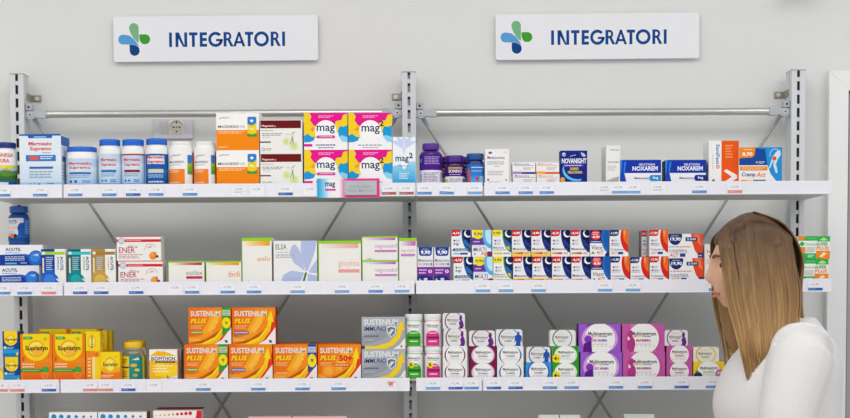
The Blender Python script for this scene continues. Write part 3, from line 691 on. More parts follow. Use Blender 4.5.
def mk_act(tagc, price, pc, region, rim, kind):
    def d(A):
        A.R(0, 0, 1, 1, '#f1f0f0')
        if kind in ('moon', 'moonblue', 'moongreen'):
            A.E(1.08, .9, .56, rim, .76); A.E(1.12, .92, .53, region, .68); A.E(.86, .86, .2, '#eef0f6'); A.E(.92, .9, .18, region); A.P([(.62, .5), (1, .3), (1, .42), (.7, .66)], '#2f6ab8' if kind != 'moon' else '#243a86')
            if kind == 'moonblue':
                A.L(.1, .24, .9, .34, '#6a7a9a', 1); A.T('Melatonina', .06, .2, .92, .29, '#4a5a8a', .012); A.R(.1, .08, .42, .15, '#8ac4ea'); A.R(.45, .08, .85, .15, '#35508f'); A.E(.3, .46, .07, '#4aa0d8')
            elif kind == 'moongreen':
                A.T('Melatonina', .05, .3, .62, .38, '#5a6a7a', .01); A.L(.06, .22, .9, .28, '#9a9aa0', 1); A.G(.06, .09, .5, .16, '#f0d23c', '#e8b828', 3); A.L(.55, .08, .9, .17, '#6a9a4a', 1); A.P([(.75, .4), (.9, .36), (.92, .26), (.8, .28)], '#f0d23c')
            else:
                A.T('Melatonina', .05, .24, .9, .33, '#3a4a80', .012); A.R(0, 0, 1, .045, '#f0c84a' if price == '-4,90' else '#eeeeee')
                A.R(0, .05, 1, .2, '#f6d88a') if price == '-4,90' else None
                A.G(.06, .09, .6, .16, '#f0b02a', '#d8381e', 5); A.E(.1, .125, .06, '#f0b02a'); A.T('ACT', .66, .08, .92, .17, '#c83a30', .02, .15)
        elif kind == 'multi':
            A.R(0, .44, .7, .72, '#6a3aa0'); A.P([(0, .44), (.9, .44), (.6, .34), (0, .36)], '#e4daf0'); A.E(1.0, .8, .45, '#4fb4ea', .5); A.E(1.0, .84, .32, '#bfe2f6', .38); A.T('MULTI', .08, .2, .74, .34, '#3c3a5a', .01); A.T('ACT', .45, .06, .86, .18, '#a03a8c', .02, .2); A.E(.9, .08, .16, '#7a2a6a', .12); A.E(.72, .07, .08, '#e8a43a'); A.P([(.14, .18), (.22, .08), (.1, .06)], '#4fb4ea'); A.L(.08, .52, .4, .6, '#d8c8ec', 1)
        elif kind == 'visco':
            A.R(0, .5, 1, 1, '#1a2a72'); A.E(1.1, .7, .5, '#2470c0', .6); A.E(1.16, .72, .46, '#1d5cae', .52); A.R(.0, .5, .62, .62, '#22337e'); A.L(.06, .52, .56, .59, '#c8d0ea', 1); A.T('Visco', .08, .26, .66, .42, '#3a3f5a', .006, .1); A.T('ACT', .34, .1, .72, .22, '#e0502a', .02, .2); A.P([(.06, .1), (.16, .2), (.26, .1)], '#5a8a4a'); A.P([(.82, .1), (1, .22), (1, 0), (.78, 0)], '#22337e')
        else:                               # cholesterol: red artery at the right edge
            A.E(1.12, .74, .55, '#d8281c', .62); A.E(1.18, .84, .48, '#ec6a2c', .46); A.P([(.72, .98), (.8, .7), (.86, .98)], '#f4a05a'); A.L(.05, .38, .56, .5, '#9ab0d8', 2); A.T('Colesterol', .06, .22, .78, .31, '#5a6284', .008); A.T('ACT', .08, .08, .4, .18, '#e0562a', .02, .15); A.R(.44, .08, .72, .17, '#2a4a9c')
        if kind in ('moon', 'moonblue', 'moongreen', 'chol'):
            A.E(.15, .6, .05, '#4a5a90'); A.L(.22, .56, .44, .64, '#9aa2b8', 2); A.E(.15, .48, .05, '#7a8ab0' if kind != 'chol' else '#e05a3a'); A.L(.22, .44, .44, .52, '#aab2c4', 2)
        if kind == 'visco':
            A.E(.3, .8, .26, tagc); A.T(price, .1, .68, .5, .78, '#ffffff', .03); A.L(.12, .8, .48, .94, '#f4c8c4', 2)
        elif kind == 'multi':
            A.R(.06, .78, .56, 1, tagc); A.E(.31, .8, .25, tagc, .14); A.T(price, .1, .78, .54, .9, pc, .025)
        else:
            A.P([(0, 1), (.5, 1), (.46, .82), (.38, .77), (.0, .77)], tagc); A.T(price, .03, .82, .42, .93, pc, .03)
    return d
d_act_blue = mk_act('#c8202a', '-4,10', '#fff', '#0f1a50', '#1f5f94', 'moonblue')
d_act_multi = mk_act('#f4e01e', '9,90', '#3a3470', '', '', 'multi')
d_act_green = mk_act('#f4e01e', '9,90', '#6a6a3a', '#1a2450', '#3a8a3a', 'moongreen')
d_act_or = mk_act('#c8202a', '-4,90', '#fff', '#0e1648', '#1c2f7c', 'moon')
d_act_red = mk_act('#c8202a', '-4,10', '#fff', '#0e1648', '#1c2f7c', 'moon')
d_visco = mk_act('#d8303a', '-8,00', '#fff', '', '', 'visco')
d_chol_n = mk_act('#1a2a72', '-11,90', '#fff', '', '', 'chol')
d_chol_r = mk_act('#d0282a', '-11,90', '#fff', '', '', 'chol')
def d_wide(A):
    A.R(0, 0, 1, 1, '#efeeee'); A.P([(.66, 1), (1, 1), (1, .0), (.92, .05), (.78, .3), (.7, .62)], '#e2492a'); A.P([(.72, .96), (.9, .98), (.98, .5), (.86, .62)], '#ee7a4a'); A.E(.2, .92, .2, '#1c2c70', .38); A.T('19,90', .06, .7, .36, .86, '#ffffff', .03); A.L(.08, .89, .3, .95, '#c4cce6', 1)
    A.R(.5, .7, .84, .86, '#1c2c70'); A.T('25 ANNI', .54, .74, .8, .83, '#e4e8f6', .02); A.L(.03, .42, .66, .52, '#e09a82', 1); A.T('COLESTEROL', .04, .24, .56, .36, '#3f4a78', .004); A.T('ACT', .04, .06, .3, .2, '#e05a2a', .02, .15); A.R(.34, .06, .5, .2, '#2a4a9c'); A.R(.86, .02, 1, .22, '#28306c'); A.L(.88, .06, .98, .16, '#c8cce4', 1)
def d_lact(A):
    A.R(0, 0, 1, 1, '#e9e1da'); A.T('LactiFLOR', .08, .78, .8, .86, '#6a655f', .02); A.R(.08, .7, .8, .71, '#c9c2ba'); A.L(.06, .48, .28, .62, '#c4bcb4', 3)
    for cx, s in ((.58, 1), (.58, -1)):
        cy = .52 if s > 0 else .32; c = '#7f8790' if s > 0 else '#aab2b4'
        A.E(cx - .11, cy + .035 * s, .13, c, .06); A.E(cx + .11, cy + .035 * s, .13, c, .06); A.P([(cx - .23, cy + .02 * s), (cx + .23, cy + .02 * s), (cx, cy - .11 * s)], c)
    A.L(.06, .06, .2, .14, '#8a8580', 1)
def d_derma(A):
    A.R(0, 0, 1, 1, '#f0efea'); A.R(0, .8, .62, 1, '#2fae4e'); A.P([(0, 1), (.24, 1), (.2, .86), (.05, .82), (0, .86)], '#e88a2a'); A.R(.28, .86, .58, .94, '#57c46e'); A.R(.6, .76, 1, 1, '#2fb052'); A.P([(.66, .82), (.8, .95), (.95, .82), (.8, .8)], '#bfe08a')
    A.E(.12, .66, .07, '#3fae5a', .09); A.P([(.03, .6), (.1, .78), (.16, .62)], '#3fae5a'); A.T('Derma', .24, .59, .58, .7, '#6ac084', .012); A.T('SUPER', .58, .58, .94, .72, '#2a9a50', .02); A.T('PLUS', .58, .4, .96, .55, '#f08a2a', .03); A.L(.25, .3, .54, .52, '#b4b4b0', 4)
    A.R(0, 0, .22, .52, '#e8932a'); A.P([(.02, .05), (.2, .3), (.24, .0)], '#2fae4e'); A.R(.22, 0, .58, .25, '#35b058'); A.L(.3, .06, .5, .2, '#d8f0d8', 2); A.R(.56, 0, 1, .36, '#f08c22'); A.P([(.66, .1), (.8, .3), (.9, .24), (.76, .08)], '#f6e4c8'); A.P([(.56, .0), (.66, .1), (.7, .02)], '#4fae3a')
# third row
def d_supbig(A):
    A.R(0, 0, 1, 1, '#f07c1a'); A.G(0, 0, 1, .5, '#ea6414', '#f28a1e', 6, True); A.P([(.08, 1), (.92, 1), (.92, .7), (.5, .7), (.08, .7)], '#f6d51c'); A.E(.5, .72, .42, '#f6d51c', .27); A.E(.5, .70, .27, '#f0a42a'); A.E(.5, .70, .22, '#f8e25c'); A.E(.52, .66, .16, '#f2b83a')
    A.R(0, 0, .08, 1, '#f07c1a'); A.R(.1, .89, .38, .95, '#43a63a'); A.E(.38, .92, .025, '#43a63a'); A.L(.15, .91, .32, .935, '#d0ecc4', 1); A.E(.79, .9, .065, '#d6b91e'); A.E(.79, .9, .05, '#f6d51c'); A.R(.785, .87, .8, .93, '#8a7a1a'); A.R(.75, .895, .83, .905, '#8a7a1a')
    A.T('Supradyn', .16, .64, .86, .76, '#1e1a14', .02); A.R(.06, .45, .12, .52, '#e04a1e'); A.L(.06, .3, .45, .41, '#fbdcb0', 2); A.R(0, .22, .88, .285, '#2f9a3e'); A.E(.78, .285, .11, '#3fa648', .05); A.L(.06, .235, .6, .27, '#9ad48a', 1); A.E(.76, .15, .11, '#f4a85a'); A.E(.76, .15, .095, '#ee7a1c'); A.L(.22, .02, .5, .06, '#fbdcb0', 1)
def s_sup(A):
    A.R(0, 0, 1, .55, '#f3a61c'); A.R(0, .55, 1, 1, '#f2cd1c'); A.L(.15, .1, .85, .5, '#fae3a0', 5)
def d_suptall(A):
    A.R(0, 0, 1, 1, '#f4b41c'); A.R(0, 0, .62, .62, '#f0861e'); A.R(.62, 0, 1, .5, '#f6cf22'); A.R(0, .62, 1, 1, '#f6d51c'); A.E(.42, .8, .3, '#f0b02a', .13); A.E(.42, .8, .22, '#f8e25c', .1); A.T('Supradyn', .34, .68, .52, .92, '#2a241a', .02, 0, 90); A.R(.42, 0, .62, .5, '#f6e08a'); A.L(.12, .1, .34, .5, '#fbdcb0', 6); A.E(.75, .55, .14, '#e8702a', .05)
def d_supsmall(A):
    A.R(0, 0, 1, 1, '#f07c1a'); A.R(0, .4, 1, 1, '#f6d51c'); A.P([(0, .34), (.5, .3), (1, .36), (1, .5), (0, .5)], '#f4b01c'); A.E(.5, .58, .3, '#f0ac2a', .26); A.E(.5, .58, .24, '#f8e25c', .2); A.T('Supradyn', .12, .5, .88, .66, '#2a2218', .02); A.L(.06, .15, .7, .26, '#fbdcb0', 2); A.E(.82, .85, .05, '#d6b91e'); A.R(.04, .28, .12, .36, '#e04a1e')
def d_supblue(A):
    A.R(0, 0, 1, 1, '#14468e'); A.R(0, 0, 1, .3, '#1c78b8'); A.R(0, .14, 1, .28, '#2f9ad4'); A.P([(.1, 1), (.9, 1), (.9, .68), (.1, .68)], '#f6d51c'); A.E(.5, .68, .4, '#f6d51c', .24); A.E(.5, .68, .25, '#f0b02a', .17); A.E(.5, .68, .2, '#f8e25c', .13); A.T('Supradyn', .14, .6, .9, .74, '#1e1a14', .02); A.L(.12, .3, .7, .4, '#a8c8ea', 2); A.E(.14, .36, .09, '#bcd8ea', .06); A.P([(.8, .12), (.92, .2), (.96, .1), (.86, .04)], '#f6d51c')
def d_yellow(A):
    A.R(0, 0, 1, 1, '#f2c81c'); A.E(.8, .5, .2, '#f8e25c'); A.L(.1, .2, .8, .4, '#a86a1a', 2)
def d_bio(A):
    A.R(0, 0, 1, 1, '#f7c41e'); A.P([(0, 1), (1, 1), (1, .8), (.5, .95), (0, .8)], '#f4eee6'); A.P([(0, .8), (.3, .96), (.7, .9), (1, .7), (1, .0), (0, .0)], '#f6b61e'); A.P([(.3, .7), (.6, .5), (1, .55), (1, .1), (.2, .2)], '#f8d22a'); A.R(0, .66, 1, .80, '#f2eeea'); A.T('BIOPITHON', .07, .66, .93, .78, '#2e2c3a', .02); A.R(.22, .59, .92, .65, '#3a3440'); A.L(.26, .605, .88, .64, '#c8b890', 1)
    A.L(.12, .28, .82, .54, '#fbe7b8', 3); A.P([(0, 0), (1, 0), (1, .2), (.6, .12), (0, .06)], '#f2ede6'); A.T('3', .6, .08, .68, .2, '#7a3a1a', .02); A.T('g', .69, .05, .77, .16, '#e07a2a', .02); A.R(.8, .04, .98, .16, '#d8d4d0')
def sust(A, bg, bg2, red, arrow=True):
    A.R(0, 0, 1, 1, bg); A.G(0, 0, .7, 1, bg2, bg, 5)
    A.P([(.3, .3), (.55, .8), (.8, .95), (.75, .7), (.6, .4), (.45, .25)], '#f7a526'); A.P([(.42, .36), (.58, .7), (.72, .82), (.68, .6), (.55, .38)], '#f9bb3a')
    A.P([(.0, .05), (.3, .1), (.6, .3), (.5, .32), (.2, .2), (0, .2)], '#f39a24')
    A.P([(.72, .0), (1, .2), (1, .8), (.93, .6), (.86, .4), (.72, .2)], red)
    A.P([(.04, .0), (.45, .03), (.80, .28), (.86, .52), (.76, .40), (.40, .13)], '#b8560e')
    A.P([(.06, .0), (.30, .02), (.62, .20), (.80, .46), (.84, .64), (.80, .64), (.90, .93), (.965, .60), (.915, .62), (.87, .36), (.72, .12), (.55, .0)], '#f9d623'); A.P([(.4, .0), (.62, .12), (.8, .38), (.86, .58), (.84, .34), (.7, .12), (.55, .0)], '#f4b41e')
    A.P([(.6, .0), (.78, .12), (.9, .3), (1, .46), (1, 0)], '#eee9e6'); A.P([(.86, .04), (.92, .04), (.9, .11), (.84, .11)], '#4a4444')
def mk_sus(kind):
    def d(A):
        sust(A, '#f28a1c', '#ea6e12', '#e23a1c')
        for i in range(9):
            A.E(.5 + .022 * i + .03 * math.sin(i * 2.1), .3 + .035 * i + .05 * math.cos(i * 1.7), .012, '#f8cf6a', n=8); A.k -= 1
        x1 = .74 if kind in ('g', 'b') else .8
        A.T('SUSTENIUM', .05, .76, x1, .91, '#ece4dc', .028); A.T('PLUS', .05, .57, .42, .70, '#f8dc2a', .03, .25); A.L(.06, .42, .34, .52, '#fbc98a', 3); A.L(.06, .09, .28, .14, '#fbc98a', 1)
        if kind == 'g':
            A.R(.05, .28, .32, .36, '#7a9a3a'); A.L(.07, .3, .3, .345, '#e2ecc0', 1); A.P([(.79, 1), (.98, 1), (.98, .4), (.79, .22)], '#2e9a3a'); A.R(.8, .78, .97, .93, '#cfe4c8'); A.L(.81, .79, .96, .92, '#2e7a3a', 3); A.E(.885, .58, .1, '#f4dc22', .15); A.T('9', .85, .53, .92, .62, '#6a7a1a', .03)
        elif kind == 'b':
            A.P([(.79, 1), (.98, 1), (.98, .4), (.79, .22)], '#1c4a9a'); A.R(.8, .78, .97, .93, '#dce4f2'); A.L(.81, .79, .96, .92, '#1c4a9a', 3); A.E(.885, .56, .1, '#f4dc22', .18); A.T('9', .85, .51, .92, .61, '#2a4a7a', .03); A.L(.06, .2, .3, .26, '#fbc98a', 1)
        elif kind == 'p':
            A.R(.05, .27, .38, .36, '#7a6a8a'); A.L(.07, .29, .36, .34, '#e4dcec', 1); A.R(.05, .2, .1, .25, '#7a6a8a')
        elif kind == '50':
            A.T('50+', .49, .54, .8, .71, '#e03a1e', .05); A.R(.38, .4, .74, .48, '#d8301e'); A.L(.4, .41, .72, .47, '#f8cfc0', 1); A.E(.25, .28, .16, '#f39226'); A.E(.25, .28, .1, '#f6a83a')
    return d
def d_immuno(A):
    A.R(0, 0, 1, 1, '#a4a8ae'); A.P([(0, 1), (1, 1), (1, .7), (0, .5)], '#b0b4ba'); A.P([(0, .1), (.5, .3), (.8, .6), (.6, .6), (0, .4)], '#989ca4')
    A.P([(.0, .1), (.3, .08), (.62, .2), (.80, .46), (.83, .62), (.79, .62), (.93, .90), (.985, .58), (.94, .60), (.88, .34), (.72, .1), (.55, .0), (0, 0)], '#f5cf26'); A.P([(.72, .0), (.88, .14), (.97, .32), (1, .34), (1, 0)], '#efecea'); A.R(0, .0, .07, .1, '#1c3f78'); A.E(.91, .08, .03, '#c88a4a')
    A.T('SUSTENIUM', .05, .75, .84, .93, '#e6e7ea', .028); A.T('IMMUNO', .05, .56, .56, .70, '#1c3a7c', .015, .2); A.L(.06, .36, .4, .44, '#5a6480', 1); A.L(.06, .26, .3, .32, '#c0c4cc', 2)
    A.P([(.57, .68), (.68, .72), (.79, .68), (.78, .48), (.68, .36), (.58, .48)], '#e8eaee'); A.P([(.59, .65), (.68, .69), (.77, .65), (.76, .49), (.68, .39), (.60, .49)], '#6c7480'); A.P([(.61, .5), (.68, .62), (.75, .6), (.7, .52), (.66, .44)], '#d8dce2')
def mk_multi(bg, ring, sub, subc, fig=None, flag=False, txtc='#2c2a30', ringfull=True, bg2=None):
    def d(A):
        A.R(0, 0, 1, 1, bg)
        if bg2: A.P([(.8, 0), (1, 0), (1, 1), (.7, 1)], bg2); A.P([(0, 0), (.12, 0), (.2, 1), (0, 1)], bg2)
        A.E(.5, .47, .43, ring, .56, 40); A.E(.5, .47, .375, bg, .58, 40) if ringfull else None; A.E(.5, .47, .37, '#f1f0ef', .56, 40)
        A.T('Multicentrum', .22, .58, .8, .72, txtc, .025)
        for i, c in enumerate(RAIN): A.R(.26 + .07 * i, .53, .33 + .07 * i, .56, c); A.k -= 1
        A.k += 1
        A.T(sub, .33, .36, .68, .46, subc, .03)
        for i, c in enumerate(['#e8b0a8', '#f0d8a0', '#c8d8b0', '#b0d0e0', '#d8c0dc', '#e8c8b0']): A.E(.25 + .1 * i, .2, .022, c, n=10); A.k -= 1
        A.k += 1; A.L(.3, .24, .7, .31, '#c8c6c8', 1)
        if fig == 'woman':
            A.P([(.16, 0), (.1, .2), (.13, .4), (.19, .46), (.13, .58), (.15, .74), (.22, .78), (.27, .68), (.24, .56), (.3, .42), (.31, .25), (.27, 0)], subc)
        if fig == 'circle':
            A.E(.22, .45, .13, '#d8a8e0'); A.E(.22, .45, .09, bg); A.P([(.1, 0), (.12, .3), (.3, .4), (.32, 0)], '#5a1a86')
        if fig == 'kids':
            A.E(.15, .2, .14, '#2a3a6a', .22); A.P([(.05, .4), (.12, .55), (.2, .4)], '#3a9a4a'); A.E(.85, .3, .14, '#b8849a', .28); A.E(.82, .36, .03, '#f0e0e0'); A.E(.9, .36, .03, '#f0e0e0')
        if flag:
            A.E(.14, .28, .16, '#f0e024', .26); A.T('4', .05, .16, .16, .40, '#2a2a10', .05); A.T('€', .18, .2, .25, .31, '#2a2a10', .03)
    return d
d_mcdonna = mk_multi('#eceaea', '#8a2a62', 'DONNA', '#4a3a7a'); d_mcmaroon = mk_multi('#8a1f5c', '#e6c8d8', 'DONNA', '#5a3a7a', bg2='#7a184e')
d_mcuomo = mk_multi('#eceaea', '#2a62b0', 'UOMO', '#2a5ab0'); d_mcuomob = mk_multi('#2a7ad0', '#1a5ab0', 'UOMO', '#1f5cae', bg2='#3a92e0')
d_mcgreen = mk_multi('#3aa832', '#e2f0d8', 'SELECT', '#3aa06a', flag=True, bg2='#2f9a2a'); d_mcviolet = mk_multi('#8038b4', '#d0a0e0', 'NEO MAMMA', '#9a3aa8', fig='circle', bg2='#9a5ac8')
d_mcmamma = mk_multi('#d674b4', '#c0509a', 'MAMMA', '#b23a86', fig='woman', bg2='#c45aa4'); d_mcpink = mk_multi('#d674b4', '#c0509a', 'MAMMA', '#c23a86', bg2='#c45aa4'); d_mcbaby = mk_multi('#f4d024', '#f0b428', 'BIMBI', '#8ac04a', fig='kids', ringfull=False)
def mk_tub(ring, ring2, sub, subc, fig=None):
    def d(A):
        A.A(.48, .48, .39, .045, ring, 100, 260, .62); A.A(.48, .48, .39, .035, ring2, -80, 80, .62)
        A.T('Multicentrum', .2, .5, .72, .65, '#7a7468', .02)
        for i, c in enumerate(RAIN): A.R(.24 + .07 * i, .44, .31 + .07 * i, .47, c); A.k -= 1
        A.k += 1; A.T(sub, .32, .25, .6, .36, subc, .02); A.L(.3, .75, .6, .8, '#c8c4c4', 1)
        if fig == 'f': A.P([(.74, 0), (.76, .2), (.72, .38), (.78, .5), (.74, .66), (.78, .84), (.86, .86), (.88, .7), (.86, .58), (.92, .42), (.95, .2), (.9, 0)], '#6a2a86')
        if fig == 'm': A.P([(.76, 0), (.76, .35), (.7, .2), (.72, .6), (.8, .7), (.82, .86), (.88, .86), (.89, .7), (.97, .6), (.98, .2), (.93, .35), (.93, 0)], '#1f56a8')
    return d
d_tdonna = mk_tub('#6a2a62', '#c03a5a', 'DONNA', '#5a3a8a', 'f'); d_tuomo = mk_tub('#1f4f9a', '#3a9ae0', 'UOMO', '#2a5ab0', 'm'); d_tgreen = mk_tub('#2a8a3a', '#3a9a4a', 'SELECT', '#6aa86a'); d_tmamma = mk_tub('#8a2a82', '#c86ab4', 'MAMMA', '#c03a9a', 'f'); d_tbaby = mk_tub('#f0b428', '#f0b428', 'BIMBI', '#7ac04a')
def d_bluedot(A):
    A.R(0, 0, 1, 1, '#f0eeee'); A.R(0, 0, 1, .5, '#dce8f2')
    for i in range(6): A.E(.1 + .155 * i, .935, .054 - .006 * i, '#1f8ad0', n=14); A.k -= 1
    A.k += 1; A.L(.1, .5, .8, .7, '#c8542a', 1); A.L(.1, .2, .7, .4, '#9ab0c8', 3)
def d_reddot(A):
    A.R(0, 0, 1, 1, '#f2eeea'); A.P([(.74, 0), (1, 0), (1, 1), (.9, 1), (.82, .6)], '#d62a30')
    for i in range(9): A.E(.06 + .088 * i, .93 + .004 * i, .014 + .0032 * i, '#f0a030' if i < 5 else '#d8303a', n=12); A.k -= 1
    A.k += 1; A.L(.08, .5, .7, .68, '#c8303a', 1); A.L(.08, .2, .6, .4, '#b8a8a0', 3)
def d_pale(A):
    A.R(0, 0, 1, 1, '#ecdcd4'); A.R(0, .9, 1, 1, '#e2b8ae'); A.L(.1, .4, .8, .7, '#b8a09a', 3)
def d_palegreen(A):
    A.R(0, 0, 1, 1, '#e6e8e0'); A.R(0, .86, 1, 1, '#cfe0d8'); A.L(.1, .3, .8, .7, '#8aa08a', 3)
# ---------------------------------------------------------------- packs on the shelves
PACK = {}
def rounded_carton(name, w, h, d, design, side, rr):
    mb = MB(); bm = bmesh.new(); pts = []
    for cx, cz, a0 in ((w / 2 - rr, h - rr, 0), (-w / 2 + rr, h - rr, 90), (-w / 2 + .001, .001, 180), (w / 2 - .001, .001, 270)):
        pts += arcpts(cx, cz, rr if cz > .002 else .001, a0, a0 + 90, 6)
    f = bm.faces.new([bm.verts.new((x, -d / 2, z)) for x, z in pts])
    ex = bmesh.ops.extrude_face_region(bm, geom=[f])
    bmesh.ops.translate(bm, vec=(0, d, 0), verts=[v for v in ex['geom'] if isinstance(v, bmesh.types.BMVert)])
    bmesh.ops.recalc_face_normals(bm, faces=bm.faces[:]); bm.verts.index_update()
    mb.bm(bm, mat(side, 0.42)); A = Art(mb, w, h, front_fn(w, d)); A.k = 8; design(A)
    return mb.mesh(name)
def pack(dn, u0, u1, vt, row, labels, d=.06, rot=0.0, back=0.0, group=None, side='#efedea', top=None, shift=None, name='supplement_carton', cat='box', sa=None, rr=0.0, base=None, vb=None):
    """a carton, or a pile of equal cartons: labels run from the lowest to the topmost; shift = per-carton sideways offset in metres"""
    Y = YP + back; n = len(labels); uc = (u0 + u1) / 2; vm = (vt + RAILV[row]) / 2
    xa, xb = W(u0, vm, Y).x, W(u1, vm, Y).x
    zt = W(uc, vt, Y).z
    zb = DECK[row] + 0.0002 if base is None else base
    w = xb - xa; h = (zt - zb) / n - 0.0002; out = []
    key = (dn.__name__, id(dn), round(w, 4), round(h, 4), d, rr)
    for i, lab in enumerate(labels):
        if key not in PACK:
            PACK[key] = rounded_carton(name, w, h, d, dn, side, rr) if rr else carton_mesh(name, w, h, d, dn, side, top, sa)
        sx = shift[i] if shift else 0
        o = link(name, PACK[key], None, ((xa + xb) / 2 + sx, Y + d / 2, zb + i * (h + 0.0002)))
        o.rotation_euler.z = rot
        tag(o, lab, cat, group); out.append(o)
    return out
def topz(o): return o.location.z + max(v.co.z for v in o.data.vertices) + 0.0002

PLA = lambda c, r=0.28: mat(c, r, 0.0, name='glossy_plastic_' + c.lstrip('#'))
def bottle(u0, u1, vt, row, lab, body, capc, art, cap, lt, lb=None, group=None, sh=None, neck=None, name='pill_bottle', cat='bottle', base=None, back=0.0, lw=150, clear=False, inner=None, src=None, capr=0.25):
    """u0..u1 body silhouette, vt cap top, cap=(u0,u1,v of its lower rim), sh = v where the body reaches full width, lt/lb = label top/bottom"""
    uc = (u0 + u1) / 2; vm = (vt + RAILV[row]) / 2
    Yc = YP + back + 0.025
    r = (W(u1, vm, Yc).x - W(u0, vm, Yc).x) / 2
    Yc = YP + back + r
    X = W(uc, vm, Yc).x; z0 = DECK[row] + 0.0002 if base is None else base
    Z = lambda v: W(uc, v, Yc).z - z0
    zc, zt = Z(cap[2]), Z(vt)
    rc = (cap[1] - cap[0]) / (u1 - u0) * r
    zs = Z(sh) if sh else zc - 0.012
    rn = rc * 0.93 if neck is None else neck * r
    t = thing(name, (X, Yc, z0), lab, cat, group)
    prof = [(r * .9, 0), (r * .975, .0015), (r, .005), (r, zs * .5), (r, zs - .004)]
    for k in range(1, 8):
        a = math.pi / 2 * k / 7
        prof.append((rn + (r - rn) * math.cos(a), zs - .004 + (zc - zs + .002) * math.sin(a)))
    prof.append((rn, zc + .004))
    m = MB(); bmat = mat(body, 0.12, 0, name='clear_plastic_' + body.lstrip('#'), trans=.85) if clear else PLA(body, .22)
    m.lathe(prof, bmat, 40); m.build('body', t)
    if inner: inner(t, r, zs)
    m = MB(); m.lathe([(rc * .97, zc), (rc, zc + .001), (rc, zt - .003), (rc * .985, zt - .001), (rc * .93, zt), (rc * .6, zt), (rc * .57, zt - .0005)], PLA(capc, capr), 72, ribs=1, rd=.022); m.build('cap', t)
    za = Z(lt); zb = Z(lb) if lb else .005
    half = math.radians(lw) / 2; R_ = r + 0.0003; Wd = R_ * 2 * half
    m = MB()
    fn = lambda x, y, e: (R_ * math.sin(x / R_ - half) * (1 + e / R_), -(R_ + e) * math.cos(x / R_ - half), zb + y)
    art(Art(m, Wd, za - zb, fn, strips=18, rough=.35)); m.build('label', t)
    return t

def l_magsup(band, red2=None, dark=False):
    def a(A):
        if dark:
            A.R(0, 0, 1, 1, '#1d5fae'); A.G(0, 0, 1, .5, '#184f98', '#2a78c4', 5, True); A.R(.22, .68, .78, .94, '#dfe8f4'); A.T('Magnesio', .22, .82, .78, .95, '#d8463e', .04); A.T('Supremo', .24, .68, .76, .81, '#d8463e', .04); A.R(.26, .4, .74, .52, '#d8d4b8'); A.L(.26, .24, .74, .36, '#a8cbea', 2); A.L(.26, .08, .74, .16, '#e8f0f8', 1)
            return
        A.R(0, 0, 1, 1, '#c4dbf0'); A.G(0, 0, 1, .7, '#aecfec', '#dbe8f4', 6, True)
        if red2: A.R(0, .95, 1, 1, '#a8423e')
        A.T('Magnesio', .24, .74, .76, .87, '#dd5440', .035); A.T('Supremo', .26, .59, .74, .72, '#dd5440', .035); A.R(.26, .42, .74, .5, '#8e2a34' if red2 else '#3a74bc'); A.L(.26, .28, .7, .4, '#7f9cc0', 2)
        A.R(0, 0, 1, .07, band); A.E(.3, .16, .03, '#2c5a9c'); A.E(.42, .16, .03, '#2c5a9c'); A.L(.55, .11, .72, .21, '#3f70b5', 2)
    return a
def l_landscape(A):
    A.R(0, 0, 1, 1, '#2a6fb4'); A.R(0, .62, 1, 1, '#f0eeee'); A.T('MAGNESIA', .22, .86, .82, .97, '#d8463e', .03); A.T('PURA', .4, .69, .7, .81, '#d8463e', .03); A.R(0, .53, 1, .62, '#ead24a'); A.G(0, .3, 1, .53, '#3f86c8', '#9ac6e8', 4, True)
    A.P([(0, .45), (.2, .5), (.4, .42), (.6, .5), (.8, .44), (1, .5), (1, .2), (0, .2)], '#5a8a3a'); A.P([(0, .3), (.3, .36), (.6, .28), (1, .36), (1, .16), (0, .16)], '#3a6a34'); A.P([(.5, .48), (.62, .56), (.74, .46)], '#c8b060'); A.R(0, 0, 1, .14, '#1c4f9c'); A.R(.4, .03, .66, .12, '#d8e4f2')
def l_mag450(A):
    A.R(0, 0, 1, 1, '#f4f2f0'); A.R(.1, 0, .64, .44, '#f0852a'); A.R(.9, 0, 1, .9, '#e86a1e'); A.P([(.22, .78), (.26, .75), (.31, .82), (.26, .775)], '#333'); A.L(.3, .78, .56, .83, '#888', 2); A.T('MAGNESIO', .18, .60, .62, .66, '#555', .01); A.L(.18, .53, .55, .57, '#b0b0b0', 1)
    A.L(.17, .34, .5, .42, '#fbd9b8', 2); A.L(.17, .06, .5, .11, '#fbd9b8', 1); A.G(.72, .3, .9, .82, '#5aa83c', '#f2cf1d', 5, True); A.P([(.72, .62), (.81, .58), (.9, .66), (.9, .82), (.72, .82)], '#2f7fd0')
def l_purple(A):
    A.R(0, 0, 1, 1, '#e8e4ee'); A.R(0, .47, 1, 1, '#4a1f86'); A.L(.3, .66, .8, .94, '#b49ad4', 5); A.T('zz', .06, .7, .22, .82, '#3fa0e0', .03) if False else A.P([(.06, .78), (.2, .88), (.18, .72)], '#3fa0e0'); A.L(.26, .08, .74, .4, '#7a6a9a', 6); A.R(.1, .1, .2, .36, '#8ac4dc'); A.L(.8, .1, .95, .4, '#6a5a8a', 5)
def l_purple2(A):
    A.R(0, 0, 1, 1, '#ece8ec'); A.R(0, .42, 1, 1, '#3a1870'); A.R(.24, .84, .78, .93, '#d8a04a'); A.T('SONNO', .26, .62, .76, .8, '#ece8f8', .03); A.L(.3, .48, .7, .56, '#c8b8e0', 1); A.L(.3, .1, .72, .34, '#9a8aac', 4); A.E(.16, .14, .1, '#c8cf4a'); A.E(.85, .2, .08, '#7a6ab0')
def l_blue(A):
    A.R(0, 0, 1, 1, '#2a6cc4'); A.G(.3, 0, 1, .55, '#5ab4ec', '#2f7fd4', 5, True); A.L(.34, .78, .86, .88, '#d8e8f8', 1); A.L(.34, .58, .8, .72, '#9ac8f0', 2); A.P([(.14, .7), (.2, .8), (.27, .7), (.32, .1), (.3, 0), (.2, 0)], '#d8604a'); A.E(.56, .26, .07, '#d8404a'); A.L(.66, .1, .9, .4, '#c8e2f8', 3)
